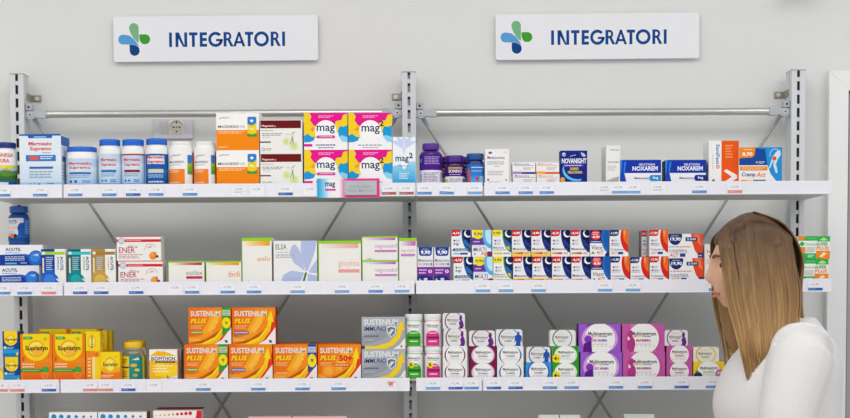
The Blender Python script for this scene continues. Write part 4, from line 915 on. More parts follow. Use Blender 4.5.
def l_acub(A):
    A.R(0, 0, 1, 1, '#2a66b8'); A.P([(.1, 1), (.72, 1), (.72, .8), (.5, .2), (.1, .26)], '#e6e6ee'); A.T('ACUTIL', .18, .8, .52, .92, '#24356e', .025); A.L(.18, .72, .5, .78, '#6aa6dc', 1); A.R(.16, .5, .5, .64, '#e8cfc0'); A.L(.2, .3, .45, .46, '#b8bccc', 2); A.E(.68, .55, .16, '#2459ae', .25); A.R(.54, .2, .8, .5, '#2459ae'); A.E(.18, .28, .06, '#e8c45a'); A.E(.33, .2, .08, '#e87a2a'); A.E(.45, .22, .06, '#33304a'); A.P([(0, 0), (1, 0), (1, .2), (.5, .1), (0, .2)], '#1c4a92'); A.L(.76, .3, .95, .9, '#7fb2e4', 8)
def l_gummy(A):
    A.R(0, 0, 1, 1, '#f0d42a'); A.R(.42, 0, .86, 1, '#1f8f8e'); A.E(.56, .62, .1, '#f0b42a', .07); A.E(.66, .42, .08, '#f4d23a', .06); A.E(.6, .2, .08, '#eaa42a', .06); A.P([(.5, .85), (.7, .96), (.74, .84)], '#e8e4c8'); A.L(.08, .7, .36, .9, '#8a6a1a', 3); A.R(.0, .5, .42, .56, '#4a3a1a'); A.L(.08, .1, .36, .4, '#a8841a', 4)
def mk_mcb(c, c2):
    def a(A):
        A.R(0, 0, 1, 1, '#e4e4e2'); A.R(0, .93, .9, 1, c); A.R(0, 0, .02, 1, c); A.P([(.2, .98), (.78, .98), (.74, .72), (.62, .62), (.38, .62), (.25, .72)], '#f2f1f0'); A.T('Multicentrum', .26, .76, .72, .86, '#6a6458', .025)
        for i, q in enumerate(RAIN): A.R(.3 + .06 * i, .715, .36 + .06 * i, .735, q); A.k -= 1
        A.k += 1; A.E(.49, .36, .28, c, .24); A.R(.21, .0, .77, .36, c); A.L(.34, .48, .64, .54, '#f2f2f2', 1); A.R(.28, .28, .74, .37, c2); A.L(.34, .14, .64, .22, '#f2f2f2', 1); A.R(.83, .05, .93, .9, '#c8c8c6'); A.L(.84, .1, .92, .86, '#8a8a88', 8)
    return a
def l_grey(A):
    A.R(0, 0, 1, 1, '#d4d2d0'); A.R(.1, .72, .9, .98, '#f0c02a'); A.L(.2, .78, .7, .9, '#7a5a1a', 2); A.E(.5, .32, .34, '#e8e6e4', .28); A.L(.3, .3, .7, .5, '#8a8488', 3)

# --- top shelf, left bay
MSG = 'blue-capped magnesium tubs'
bottle(-8, 17.3, 143, 0, 'white tub with navy cap and a landscape label at the shelf end', '#f2f0ee', '#14307e', l_landscape, (-7, 16.2, 148.8), 153.2, None, MSG, sh=153.5, lw=170)
pack(d_magsup, 20.3, 62.3, 134, 0, ['tall pale blue magnesium carton between the landscape-label tub and the wide tub'], d=.085, rot=-.05, side='#dfe7f0', sa=s_blue, back=.004)
bottle(66, 98.5, 147.5, 0, 'squat wide white tub with a blue cap and red lettering', '#f2f0f0', '#1268d4', l_magsup('#2a66b8'), (67.8, 97.6, 154.6), 159.5, None, MSG, sh=157.5, neck=.95, name='supplement_tub', cat='tub', lw=170)
MB3 = [(98.8, 121.3, 139.8, 'white blue-capped bottle right beside the squat wide tub', l_magsup('#2a66b8')), (121.8, 145.0, 139.8, 'white blue-capped bottle whose pale label has a dark red line', l_magsup('#3f7cc4', True)), (145.6, 168.2, 139.0, 'white blue-capped bottle with a deep blue label', l_magsup('', None, True))]
for u0, u1, vt, lb_, ar in MB3:
    bottle(u0, u1, vt, 0, lb_, '#f2f0f0', '#1268d4', ar, (u0 + .9, u1 - .9, vt + 6.4), 154.6, None, MSG, sh=152.5, neck=.86, lw=170)
for u0, u1, lb_ in ((168.6, 193.4, 'white-capped magnesium bottle with orange label beside the deep blue one'), (194.2, 216.0, 'white-capped magnesium bottle with orange label beside the orange cartons')):
    bottle(u0, u1, 142, 0, lb_, '#f3f1ef', '#eceae8', l_mag450, (u0 + 1.2, u1 - 2.2, 147.5), 149, None, 'white and orange magnesium bottles', sh=149.5, neck=.9, lw=170)
for u0, u1, lb_ in ((171, 194.5, 'white and orange bottle half hidden behind the one by the deep blue bottle'), (196, 217.5, 'white and orange bottle half hidden behind the one by the orange cartons')):
    bottle(u0, u1, 142.5, 0, lb_, '#f3f1ef', '#eceae8', l_mag450, (u0 + 1.2, u1 - 2.2, 148), 149.5, None, 'white and orange magnesium bottles', sh=150, neck=.9, lw=170, back=.062)
pack(d_mag450, 216.3, 259, 113, 0, ['lower white and orange magnesium carton with a battery picture', 'upper white and orange magnesium carton with a battery picture'], d=.07, side='#efedea', shift=[0, .0005], group='white and orange magnesium cartons')
pack(d_mag450, 219, 261.5, 114, 0, ['lower carton behind the front pile with battery pictures', 'upper carton behind the front pile with battery pictures'], d=.07, back=.075, group='white and orange magnesium cartons')
pack(d_darkred, 260.2, 302.4, 119.8, 0, ['lower white carton with a dark red top band and green figure', 'upper white carton with a dark red top band and green figure'], d=.07, group='dark red banded cartons')
pack(d_magp, 304.2, 347.6, 112.8, 0, ['lower splash-coloured carton with a pink oval, beside the dark red banded pile', 'upper splash-coloured carton with a pink oval, beside the dark red banded pile'], d=.065, group='pink, yellow and blue splash cartons', side='#e2cfdc', top='#e6168c')
pack(d_mag2, 348.6, 392, 112.8, 0, ['lower splash-coloured carton with a raised 2', 'upper splash-coloured carton with a raised 2'], d=.065, group='pink, yellow and blue splash cartons', side='#e2cfdc', top='#e6168c')
pack(d_mag2tall, 392.8, 415.5, 136.8, 0, ['tall white and blue carton with pale petals in front of the middle upright'], d=.05, side='#dfe8f4')
# --- top shelf, right bay
bottle(419.6, 442.2, 143.6, 0, 'tall purple bottle with purple cap next to the middle upright', '#3f1c78', '#5a2a92', l_purple, (422.2, 439.4, 150.3), 155, None, 'purple gummy bottles', sh=156, neck=.6, lw=170)
bottle(445, 464.6, 155.8, 0, 'short dark purple bottle with a gold label line, beside the blue-labelled bottle', '#2c1458', '#4f2288', l_purple2, (446, 463.8, 162.6), 166.5, None, 'purple gummy bottles', sh=167, neck=.78, lw=170)
for u0, u1, lb_ in ((438, 457, 'short purple bottle half hidden behind the tall purple one'), (457.8, 475, 'short purple bottle half hidden behind the blue-capped one')):
    bottle(u0, u1, 157, 0, lb_, '#2c1458', '#4f2288', l_purple2, (u0 + 1, u1 - 1, 163.5), 167.5, None, 'purple gummy bottles', sh=168, neck=.78, lw=170, back=.06)
bottle(466.2, 484.2, 153.8, 0, 'small bottle with a dark blue cap and bright blue label', '#1c2a66', '#1c4f94', l_blue, (466.6, 483.8, 160.2), 164.6, None, sh=166, neck=.8, lw=170)
pack(d_melwhite, 485, 509, 149, 0, ['tall white sleep carton with a small blue emblem'], d=.05)
pack(d_melpurple, 512.5, 535.3, 162.2, 0, ['lower small white carton with a purple stripe', 'upper small white carton with a purple stripe'], d=.06, shift=[.001, 0], group='small white sleep cartons')
pack(d_melorange, 536.2, 559.2, 162.2, 0, ['lower small white carton with an orange stripe', 'upper small white carton with an orange stripe'], d=.06, shift=[.001, 0], group='small white sleep cartons')
pack(d_nova, 560.4, 587.2, 150.5, 0, ['deep blue carton with a crescent moon and white lettering'], d=.045, side='#1a2684')
pack(d_dich, 605.3, 619.2, 145.3, 0, ['slim plain white carton with grey print, alone past the moon carton'], d=.07, rot=.06, side='#e6e4e0')
pack(mk_nox('3mg'), 620.2, 661, 159.8, 0, ['blue and white sleep carton with a light blue dose tab'], d=.06, side='#12205e', group='blue and white wide sleep cartons')
pack(mk_nox('5mg'), 665.4, 706, 159.8, 0, ['blue and white sleep carton with a navy dose tab'], d=.06, side='#12205e', group='blue and white wide sleep cartons')
pack(d_sani, 707.6, 738, 140.6, 0, ['tall carton, half white and half orange, with a white arrowhead'], d=.06, rot=.08, back=.006)
pack(d_cramp, 739.2, 782, 147.2, 0, ['blue and white leg-cramp carton with an orange price corner'], d=.05)

# --- middle shelf, left bay
ac = pack(d_acutil, -2, 42.8, 244.8, 1, ['lower wide blue and white memory carton with a blue sphere', 'upper wide blue and white memory carton with a blue sphere'], d=.075, back=.048, shift=[-.009, 0], group='blue and white memory cartons')
bottle(8.8, 29.8, 206.5, 1, 'blue memory-tablet bottle standing on top of two wide cartons', '#174a98', '#1a56a4', l_acub, (10.2, 28.2, 213.2), 218.5, 241, None, sh=217.5, neck=.68, lw=170, base=topz(ac[1]), back=.055)
for dn, u0, u1, lb_ in ((d_acublue, 41.4, 65.8, 'upright blue memory carton with a lime green stripe'), (d_acuteal, 67.8, 91, 'upright teal memory carton with a scalloped sphere'), (d_acugold, 91.8, 115.4, 'upright gold memory carton with a scalloped sphere')):
    pack(dn, u0, u1, 249, 1, [lb_], d=.045, group='upright memory cartons', rot=-.03 if u0 < 50 else .01)
pack(d_ener, 117.2, 161.6, 236, 1, ['lower white carton with a red band and red lettering', 'upper white carton with a red band and red lettering'], d=.06, shift=[.0022, -.001], side='#e4dfe0', top='#d8383a', group='white and red energy cartons')
pack(d_estlax, 168.2, 204.2, 261, 1, ['low white carton with a green top edge and crimson bar'], d=.06, top='#95d02a', group='white cartons with a green top edge')
pack(d_ibidi, 205.8, 241.2, 261, 1, ['low white carton with a green top edge and orange bar'], d=.06, top='#95d02a', group='white cartons with a green top edge')
pack(d_eolo, 242.4, 272.4, 237.6, 1, ['tall white carton with a green top edge and orange bar'], d=.06, rot=-.05, back=.003, top='#95d02a', group='white cartons with a green top edge')
pack(d_elsa, 273.6, 317.2, 240.6, 1, ['square white carton with a big lilac flower'], d=.06)
pack(d_gio, 318.2, 361, 240.6, 1, ['square white carton with a green top edge and salmon pink bar'], d=.06, rot=.0, top='#95d02a', group='white cartons with a green top edge')
pack(d_vag, 361.8, 397.6, 236, 1, ['lower white carton with a green top edge and mauve bar', 'upper white carton with a green top edge and mauve bar'], d=.06, top='#95d02a', shift=[.0008, 0], group='white cartons with a green top edge')
pack(d_vagtall, 399, 416.8, 237.8, 1, ['slim white carton with green edge and mauve bars by the middle upright'], d=.05, top='#95d02a', group='white cartons with a green top edge')
# --- middle shelf, right bay
pack(d_price990, 417.6, 433.2, 247, 1, ['slim purple and white carton with a navy price flag, beside the middle upright'], d=.05, side='#d8d4e0', group='slim purple and white cartons')
pack(d_price990, 434.2, 450, 247, 1, ['slim purple and white carton with a navy price flag, beside the red-flagged pile'], d=.05, side='#d8d4e0', group='slim purple and white cartons')
ACT = [(d_act_blue, 451.5, 470.6, 2, 'moon carton with a red flag and blue drops'), (d_act_multi, 472, 491.4, 1.4, 'purple and light blue carton with a round yellow flag'), (d_act_green, 492.4, 511.4, 1.0, 'moon carton with a green rim and yellow flag'),
       (d_act_or, 512, 530.6, 1.2, 'red-flagged moon carton with a cream base band, beside the green-rimmed pile'), (d_act_or, 531.4, 550.4, 1.0, 'red-flagged moon carton with a cream base band, second from the green-rimmed pile'), (d_act_red, 551, 569.8, 1.2, 'red-flagged moon carton with a plain white base, beside the cream-banded pile'), (d_act_red, 570.4, 589.4, 1.2, 'red-flagged moon carton with a plain white base, beside the navy and red pile'),
       (d_visco, 590, 608.8, 1.2, 'navy carton with a round red price flag'), (d_chol_n, 609.6, 628.4, 1.2, 'navy-flagged cholesterol carton with a red artery')]
for dn, u0, u1, dx, lb_ in ACT:
    pack(dn, u0, u1, 229.8, 1, ['lower ' + lb_, 'upper ' + lb_], d=.055, shift=[dx / 417, 0], side='#d9d9e2', group='small price-flagged cartons in two tiers')
lo = pack(d_chol_n, 630.6, 648.8, 257, 1, ['single low navy-flagged cholesterol carton with nothing on it'], d=.055, side='#d9d9e2', group='small price-flagged cartons in two tiers')
pack(d_chol_r, 649.4, 668, 229.8, 1, ['lower red-flagged cholesterol carton with a red artery', 'upper red-flagged cholesterol carton with a red artery'], d=.055, side='#b9aeb4', shift=[.001, 0], group='small price-flagged cartons in two tiers')
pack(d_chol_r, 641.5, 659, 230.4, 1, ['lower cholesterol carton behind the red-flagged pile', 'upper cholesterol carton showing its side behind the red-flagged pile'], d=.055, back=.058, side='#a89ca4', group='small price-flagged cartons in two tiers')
pack(d_wide, 668.6, 703, 233.8, 1, ['lower wide cholesterol carton with a navy circle flag', 'upper wide cholesterol carton with a navy circle flag'], d=.06, shift=[.002, -.001], group='wide cholesterol cartons')
pack(d_lact, 704.6, 735, 244, 1, ['beige carton with grey heart shapes beside the woman'], d=.055, side='#ddd5cd')
pack(d_derma, 797.6, 829.4, 236, 1, ['lower green and orange carton at the shelf end by the door', 'upper green and orange carton at the shelf end by the door'], d=.06, rot=.04, shift=[-.003, 0], side='#e4e2dc', group='green and orange cartons')

# --- lower shelf, left bay
pack(d_yellow, -22, 3.4, 369.5, 2, ['small yellow carton at the far shelf end'], d=.05, side='#e0b81c')
YG = 'yellow and orange vitamin cartons'
pack(d_supblue, 2.8, 19.2, 331, 2, ['lower navy and yellow vitamin carton', 'upper navy and yellow vitamin carton'], d=.055, side='#123a78', top='#f6d51c', shift=[.001, 0], group='navy and yellow vitamin cartons')
pack(d_supbig, 20.4, 52.2, 334, 2, ['big yellow and orange vitamin carton beside the navy pile'], d=.06, side='#f0b01c', top='#f2cd1c', sa=s_sup, group=YG)
pack(d_supbig, 52.8, 85, 334, 2, ['big yellow and orange vitamin carton beside the slim upright one'], d=.06, side='#f0b01c', top='#f2cd1c', sa=s_sup, group=YG)
pack(d_supbig, 38, 68.5, 329, 2, ['big yellow carton in the back row, behind the gap of the front pair'], d=.06, back=.066, side='#f0b01c', top='#f2cd1c', group=YG)
pack(d_supbig, 69.2, 99.6, 329, 2, ['big yellow carton in the back row, behind the slim upright one'], d=.06, back=.066, side='#f0b01c', top='#f2cd1c', group=YG)
for k, (du, lb_) in enumerate(((0, 'front'), (5.5, 'second'), (11, 'rearmost'))):
    pack(d_suptall, 86 + du, 100.4 + du * .9, 331.4, 2, ['%s of three slim upright yellow cartons standing one behind another' % lb_], d=.038, back=.041 * k if k < 1 else .066 + .0 + .041 * (k - 1) + .064 * (k >= 1) * 0 + (.001 if k else 0), side='#f0b81c', top='#f2cd1c', sa=s_sup, group=YG) if k == 0 else None
for k, (u0, u1, lb_) in enumerate(((100.4, 107, 'second'), (105, 112.0, 'rearmost'))):
    pack(d_suptall, u0, u1, 330.6, 2, ['%s of three slim upright yellow cartons standing one behind another' % lb_], d=.03, back=.062 + .033 * k, side='#f0b81c', top='#f2cd1c', sa=s_sup, group=YG)
pack(d_supsmall, 100.8, 120.4, 352, 2, ['small yellow and orange carton in front of the gummy jar'], d=.05, rot=-.04, side='#f0b01c', top='#f2cd1c', sa=s_sup, group=YG)
def gummies(t, r, zs):
    m = MB(); rg = random.Random(3)
    for i in range(150):
        a = rg.random() * 6.283; q = r * .8 * math.sqrt(rg.random()); z = .006 + (zs - .012) * rg.random()
        b = bmesh.new(); bmesh.ops.create_icosphere(b, subdivisions=1, radius=.0052)
        for v in b.verts: v.co = Vector((v.co.x + q * math.cos(a), v.co.y + q * math.sin(a), v.co.z * .8 + z))
        b.verts.index_update(); m.bm(b, mat('#d8a81e', .35, name='gummy') if i % 3 else mat('#c8701e', .35, name='gummy_orange'), True)
    o = m.build('gummies', t); o['kind'] = 'stuff'
bottle(122.2, 144.6, 342, 2, 'clear jar of gummies with a yellow cap and teal label', '#f2eee0', '#f2c616', l_gummy, (122.4, 140.6, 349), 356, None, 'yellow-capped gummy jars', sh=356, neck=.82, name='gummy_jar', cat='jar', lw=170, clear=True, inner=gummies, back=.012)
bottle(126.0, 147.0, 340, 2, 'yellow-capped gummy jar half hidden behind the front jar', '#f2eee0', '#f2c616', l_gummy, (126.5, 145.5, 347), 355, None, 'yellow-capped gummy jars', sh=355, neck=.82, name='gummy_jar', cat='jar', lw=170, back=.088)
pack(d_bio, 149.6, 177.6, 349.4, 2, ['yellow and white carton with a dark name band'], d=.05, rot=-.03, side='#e8e0d4', top='#f0ece6')
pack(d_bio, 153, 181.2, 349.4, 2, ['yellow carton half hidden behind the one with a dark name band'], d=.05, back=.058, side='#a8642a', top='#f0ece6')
SG = 'orange vitamin cartons with a yellow arrow'
so = dict(side='#c8501a', top='#d8701e')
g1 = pack(mk_sus('g'), 184.4, 228, 344.2, 2, ['lower orange arrow carton with a green side flag'], d=.07, group=SG, **so)
p1 = pack(mk_sus('p'), 229, 272.4, 344.2, 2, ['lower orange arrow carton with a purple tag'], d=.07, group=SG, **so)
pack(mk_sus('b'), 273.4, 317, 344.2, 2, ['orange arrow carton with a blue side flag'], d=.07, group=SG, **so)
pack(mk_sus('50'), 318, 361, 344.2, 2, ['orange arrow carton marked 50+ beside the silver pile'], d=.07, group=SG, **so)
pack(mk_sus('b'), 276, 318, 342.8, 2, ['orange carton in the back row behind the blue-flagged one'], d=.07, back=.075, group=SG, **so)
pack(mk_sus('50'), 319, 360, 342.8, 2, ['orange carton in the back row behind the one marked 50+'], d=.07, back=.075, group=SG, **so)
pack(mk_sus('g'), 188.6, 231.4, 307.4, 2, ['upper orange arrow carton with a green side flag'], d=.07, base=topz(g1[0]), group=SG, **so)
pack(mk_sus('p'), 232.4, 275.6, 307.4, 2, ['upper orange arrow carton with a purple tag'], d=.07, base=topz(p1[0]), group=SG, **so)
pack(d_immuno, 361.8, 405.4, 316.8, 2, ['lower silver grey carton with a yellow arrow and a shield', 'upper silver grey carton with a yellow arrow and a shield'], d=.07, side='#9a9ea4', top='#b4b0a0', group='silver grey arrow cartons')
# --- lower shelf, right bay
for u0, u1, c, c2, nm in ((405.4, 423.4, '#3fae2a', '#2a6a22', 'green'), (424.6, 442.2, '#e23a8e', '#8a1f5c', 'pink')):
    z = DECK[2] + .0002
    lo = bottle(u0, u1, 346.6, 2, 'lower clear and %s tablet bottle with a yellow discount sticker' % nm, '#dededc', '#f0efee', mk_mcb(c, c2), (u0 + .2, u1 - .2, 351.6), 353, None, 'stacked tablet bottles with white lids', sh=353.5, neck=.94, lw=170, base=z, capr=.4)
    cap = [o for o in lo.children if o.name.startswith('cap')][0]; body = [o for o in lo.children if o.name.startswith('body')][0]
    ht = max(v.co.z for v in cap.data.vertices); rb = max(v.co.x for v in body.data.vertices)
    m = MB(); A = Art(m, .0145, .0145, lambda x, y, e: ((rb + .001 + e) * math.sin((x - .0145) / rb), -(rb + .001 + e) * math.cos((x - .0145) / rb), ht * .38 + y), strips=6)
    A.E(.5, .5, .5, '#f2e020'); A.T('5', .24, .2, .6, .82, '#2a2a14', .07); A.T('€', .64, .3, .8, .5, '#2a2a14', .02); m.build('sticker', lo)
    bottle(u0 - .6, u1 - .4, 314, 2, 'upper clear and %s tablet bottle with a white lid' % nm, '#dededc', '#f0efee', mk_mcb(c, c2), (u0 - .4, u1 - .6, 319), 320.5, 345.6, 'stacked tablet bottles with white lids', sh=321, neck=.94, lw=170, base=z + ht + .0002, capr=.4)
MC = 'multivitamin cartons with a round white panel'
TU = 'white multivitamin packs with rounded tops'
def col(dn, u0, u1, vtop2, td, tu, name, d=.055, side='#dad8d8', top=None):
    q = pack(dn, u0, u1, vtop2, 2, ['lower ' + name, 'upper ' + name], d=d, side=side, top=top, group=MC)
    b = topz(q[1])
    for k, (a, e, vt, lb_) in enumerate(tu):
        o = pack(td, a, e, vt, 2, [lb_], d=.05, side='#e6e4e4', rr=.006, base=b, group=TU, name='supplement_pack')
        b = topz(o[0])
col(d_mcdonna, 442.8, 467.2, 346, d_tdonna, [(443.6, 466.4, 328.6, 'rounded white pack with a purple figure, just below the topmost pack'), (442.8, 465, 313, 'topmost rounded white pack with a purple figure')], 'white multivitamin carton with plum rings')
col(d_mcmaroon, 469.6, 496.4, 346, d_tdonna, [(469.2, 495, 330.6, 'single rounded white pack on the maroon cartons')], 'maroon multivitamin carton with a white panel', side='#7a184e', top='#7a184e')
col(d_mcuomo, 497.2, 523.4, 346, d_tuomo, [(496, 522.4, 329.4, 'rounded white pack with a blue male figure on the blue-ringed white cartons')], 'white multivitamin carton with blue rings')
q = pack(d_mcuomob, 525.6, 551.4, 362.2, 2, ['bright blue multivitamin carton with a white panel'], d=.055, side='#1f66b8', top='#1f66b8', group=MC)
pack(d_tuomo, 526.4, 550.2, 347, 2, ['rounded white pack with a blue male figure on the bright blue carton'], d=.05, rr=.006, base=topz(q[0]), side='#e6e4e4', group=TU, name='supplement_pack')
col(d_mcgreen, 552.6, 578.8, 346, d_tgreen, [(550, 575.6, 330, 'rounded white pack with green rings on the green cartons')], 'green multivitamin carton with a yellow price disc', side='#e2e8dc', top='#3aa832')
pack(d_mcviolet, 579.6, 621.4, 323.8, 2, ['lower large violet multivitamin carton', 'upper large violet multivitamin carton'], d=.06, shift=[.002, -.002], side='#7a30a8', top='#8038b4', group=MC)
pack(d_mcmamma, 622.2, 664.4, 323.8, 2, ['lower large pink multivitamin carton with a woman outline', 'upper large pink multivitamin carton with a woman outline'], d=.06, shift=[.002, 0], side='#c45aa4', top='#d674b4', group=MC)
col(d_mcpink, 666.6, 692.2, 345.6, d_tmamma, [(664.6, 687.6, 330, 'rounded white pack with a plum figure on the small pink cartons')], 'small pink multivitamin carton', side='#c45aa4', top='#d674b4')
q = pack(d_mcbaby, 693.4, 724, 361.6, 2, ['yellow children\'s multivitamin carton with a bear and penguin'], d=.055, side='#e8c424', top='#f4d024', group=MC)
pack(d_tbaby, 693.2, 719, 347, 2, ['rounded white pack with a yellow ring on the children\'s carton'], d=.05, rr=.006, base=topz(q[0]), side='#ecead8', group=TU, name='supplement_pack')
bottle(725.6, 746, 331, 2, 'grey bottle with a brown cap half hidden by the woman', '#a8a4a2', '#9a4a38', l_grey, (727, 744, 337.5), 344, None, None, sh=344, neck=.8, lw=170, back=.02)
# --- bottom shelf
pack(d_bluedot, 49.5, 97.6, 412.2, 3, ['white carton with a row of blue dots, beside the yellow-shelf upright'], d=.06, side='#e4e0dc', top='#ece4d8', group='blue-dotted cartons on the bottom shelf')
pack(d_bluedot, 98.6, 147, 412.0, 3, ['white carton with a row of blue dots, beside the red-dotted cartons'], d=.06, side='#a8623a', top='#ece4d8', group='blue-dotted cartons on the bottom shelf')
for k, lb_ in enumerate(('front', 'second', 'rearmost')):
    pack(d_reddot, 153.6 + 1.5 * k, 202 + 0.6 * k, 410.6 - 1.2 * k, 3, ['%s of three red-dotted white cartons one behind another' % lb_], d=.05, back=.054 * k, side='#dcd6d2', top='#d8383a' if k else '#f0ecea', group='red-dotted cartons on the bottom shelf')
pack(d_pale, 248.5, 291.5, 416.8, 3, ['pale pink carton on the bottom shelf, farther from the middle upright'], d=.06, side='#e2cfc8', top='#e2c4ba', group='pale pink cartons on the bottom shelf')
pack(d_pale, 292.5, 347, 416.6, 3, ['pale pink carton on the bottom shelf, nearer the middle upright'], d=.06, side='#e2cfc8', top='#e2c4ba', group='pale pink cartons on the bottom shelf')
pack(d_palegreen, 538.5, 559, 415, 3, ['pale green carton on the bottom shelf, farther from the woman'], d=.06, side='#c4c8b8', top='#cfd6c8', group='pale green cartons on the bottom shelf')
pack(d_palegreen, 560, 580, 415, 3, ['pale green carton on the bottom shelf, nearer the woman'], d=.06, side='#c4c8b8', top='#cfd6c8', group='pale green cartons on the bottom shelf')
pack(d_palegreen, 626, 656, 414, 3, ['white carton standing askew on the bottom shelf beside the woman'], d=.06, rot=-.14, back=.02, side='#e8e8ea', top='#eeeef0')

# ---------------------------------------------------------------- price tickets in the rails
TICK = {}
def ticket(u, row, kind, lab, tilt=0.0, wpx=14.2):
    v = RAILV[row] + 6.2 + (u - 410) * -.0048 * 0
    X = W(u, v, YF).x; zt = W(410, RAILV[row], YF).z
    w = wpx / 417.0; h = .0205
    if kind not in TICK:
        m = MB(); m.box(-w / 2, w / 2, 0, .0004, 0, h, mat('#f1f0f4', .4, name='ticket_card'))
        A = Art(m, w, h, lambda x, y, e: (x - w / 2, -e, y))
        ink = '#6f6d78'
        A.T(['17,90', '12,90', '19,90'][len(TICK) % 3], .27, .56, .74, .84, '#8a8892', .0); A.E(.19, .68, .025, '#8a8892')
        if kind == 'plain': A.L(.15, .3, .85, .48, '#a9a8b4', 2); A.L(.6, .1, .9, .18, '#c0bfc8', 1)
        elif kind == 'redprint': A.R(.3, .86, .9, .96, '#d86a62'); A.R(.42, .5, .7, .84, '#e0807a'); A.L(.2, .3, .8, .42, '#e0a09a', 1)
        elif kind == 'blank': A.L(.3, .5, .7, .7, '#dddce4', 1)
        else:
            c = {'blue': '#5f8fd0', 'navy': '#3f63b8', 'sky': '#78aadc', 'red': '#e08a84', 'brown': '#b0604f'}[kind]
            A.R(0, 0, 1, .32, c); A.L(.08, .1, .5, .24, {'red': '#f2b8b2'}.get(kind, '#9dbbe4'), 1)
        TICK[kind] = m.mesh('price_ticket')
    o = link('price_ticket', TICK[kind], None, (X, YF + .0006, zt - .0284 + (.0005 if tilt else 0)))
    o.rotation_euler.y = tilt
    words = {'blue': 'white ticket with a blue strip', 'navy': 'white ticket with a dark blue strip', 'sky': 'white ticket with a light blue strip', 'red': 'white ticket with a red strip', 'brown': 'white ticket with a brown strip', 'plain': 'plain white ticket with small print', 'redprint': 'white ticket printed in red', 'blank': 'blank white ticket'}[kind]
    tag(o, words + ' ' + lab, 'price tag', 'price tickets in the shelf rails')
for u, r, k, lab in [
    (3, 0, 'blue', 'below the landscape-label tub'), (40, 0, 'blue', 'below the tall pale blue carton'), (75, 0, 'blue', 'below the squat wide tub'), (109, 0, 'blue', 'below the bottle beside the wide tub'),
    (133, 0, 'navy', 'below the bottle with a dark red line'), (156, 0, 'blue', 'below the deep blue bottle'), (190, 0, 'blue', 'below the white and orange bottles'), (239, 0, 'plain', 'below the battery-picture cartons'), (257, 0, 'blank', 'between the battery and dark red piles'),
    (285.5, 0, 'navy', 'below the dark red banded pile'), (389, 0, 'brown', 'beside the pink display card'), (406.5, 0, 'brown', 'below the petal carton'),
    (424.6, 0, 'blue', 'below the tall purple bottle'), (475, 0, 'sky', 'below the blue-capped bottle'), (502.6, 0, 'blue', 'below the tall white sleep carton'), (525.6, 0, 'blue', 'below the purple-striped pair'), (546.8, 0, 'blue', 'below the orange-striped pair'),
    (604.6, 0, 'plain', 'below the slim plain white carton'), (619, 0, 'sky', 'beside the slim white carton\'s ticket'), (633.2, 0, 'sky', 'below the light blue dose tab carton'), (658, 0, 'plain', 'between the two wide sleep cartons'), (699.6, 0, 'blue', 'below the navy dose tab carton'), (735, 0, 'red', 'below the leg-cramp carton'),
    (3, 1, 'blue', 'at the far end below the wide memory cartons'), (24.5, 1, 'blue', 'below the blue sphere of the memory cartons'), (48.6, 1, 'red', 'below the lime-striped memory carton'), (80, 1, 'navy', 'below the teal memory carton'), (101, 1, 'navy', 'below the gold memory carton'),
    (136, 1, 'navy', 'below the red-banded energy pile'), (192, 1, 'blue', 'below the crimson bar carton'), (175, 1, 'blank', 'beside the one of the crimson bar carton'), (227.6, 1, 'blue', 'below the low orange bar carton'), (254, 1, 'blue', 'below the tall orange bar carton'), (297.6, 1, 'sky', 'below the lilac flower carton'),
    (342, 1, 'sky', 'below the salmon pink bar carton'), (375.6, 1, 'blue', 'below the mauve bar pile'), (402, 1, 'sky', 'below the slim mauve carton'),
    (483, 1, 'sky', 'below the round yellow flag pile'), (506, 1, 'sky', 'below the green-rimmed moon pile'), (538.6, 1, 'sky', 'below the cream-banded moon piles'), (605, 1, 'sky', 'below the round red flag pile'), (633, 1, 'sky', 'below the single low cholesterol carton'), (716, 1, 'blue', 'below the beige carton with hearts'), (815.6, 1, 'navy', 'below the green and orange pile'),
    (.5, 2, 'red', 'at the far end below the small yellow carton'), (17.2, 2, 'red', 'below the navy and yellow pile'), (48.8, 2, 'navy', 'below the pair of big yellow cartons'), (90.2, 2, 'red', 'below the slim upright yellow carton'), (105.6, 2, 'red', 'below the small yellow and orange carton'), (128.2, 2, 'navy', 'below the gummy jar'),
    (154, 2, 'blank', 'below the carton with a dark name band'), (203.2, 2, 'blue', 'below the green-flagged arrow cartons'), (258.2, 2, 'blue', 'below the purple-tagged arrow cartons'), (302.4, 2, 'blue', 'below the blue-flagged arrow carton'), (338.6, 2, 'blue', 'below the arrow carton marked 50+'), (390, 2, 'redprint', 'below the silver grey pile'),
    (433, 2, 'sky', 'below the pink tablet bottles'), (455.6, 2, 'navy', 'below the plum-ringed pile'), (471.6, 2, 'blue', 'between the plum-ringed and maroon piles'), (494, 2, 'navy', 'at the rail joint by the maroon pile'), (515.6, 2, 'navy', 'below the blue-ringed white pile'), (550, 2, 'blue', 'below the bright blue carton'), (571.6, 2, 'blue', 'below the green price-disc pile'),
    (616, 2, 'blue', 'below the violet pile'), (645, 2, 'blue', 'below the large pink pile'), (681.6, 2, 'navy', 'below the small pink pile'), (713, 2, 'blue', 'below the bear and penguin carton')]:
    ticket(u, r, k, lab)
ticket(446.6, 0, 'blue', 'hanging tilted below the short dark purple bottle', tilt=.06)
ticket(310.2, 0, 'blank', 'beside the pink display card below the splash cartons')

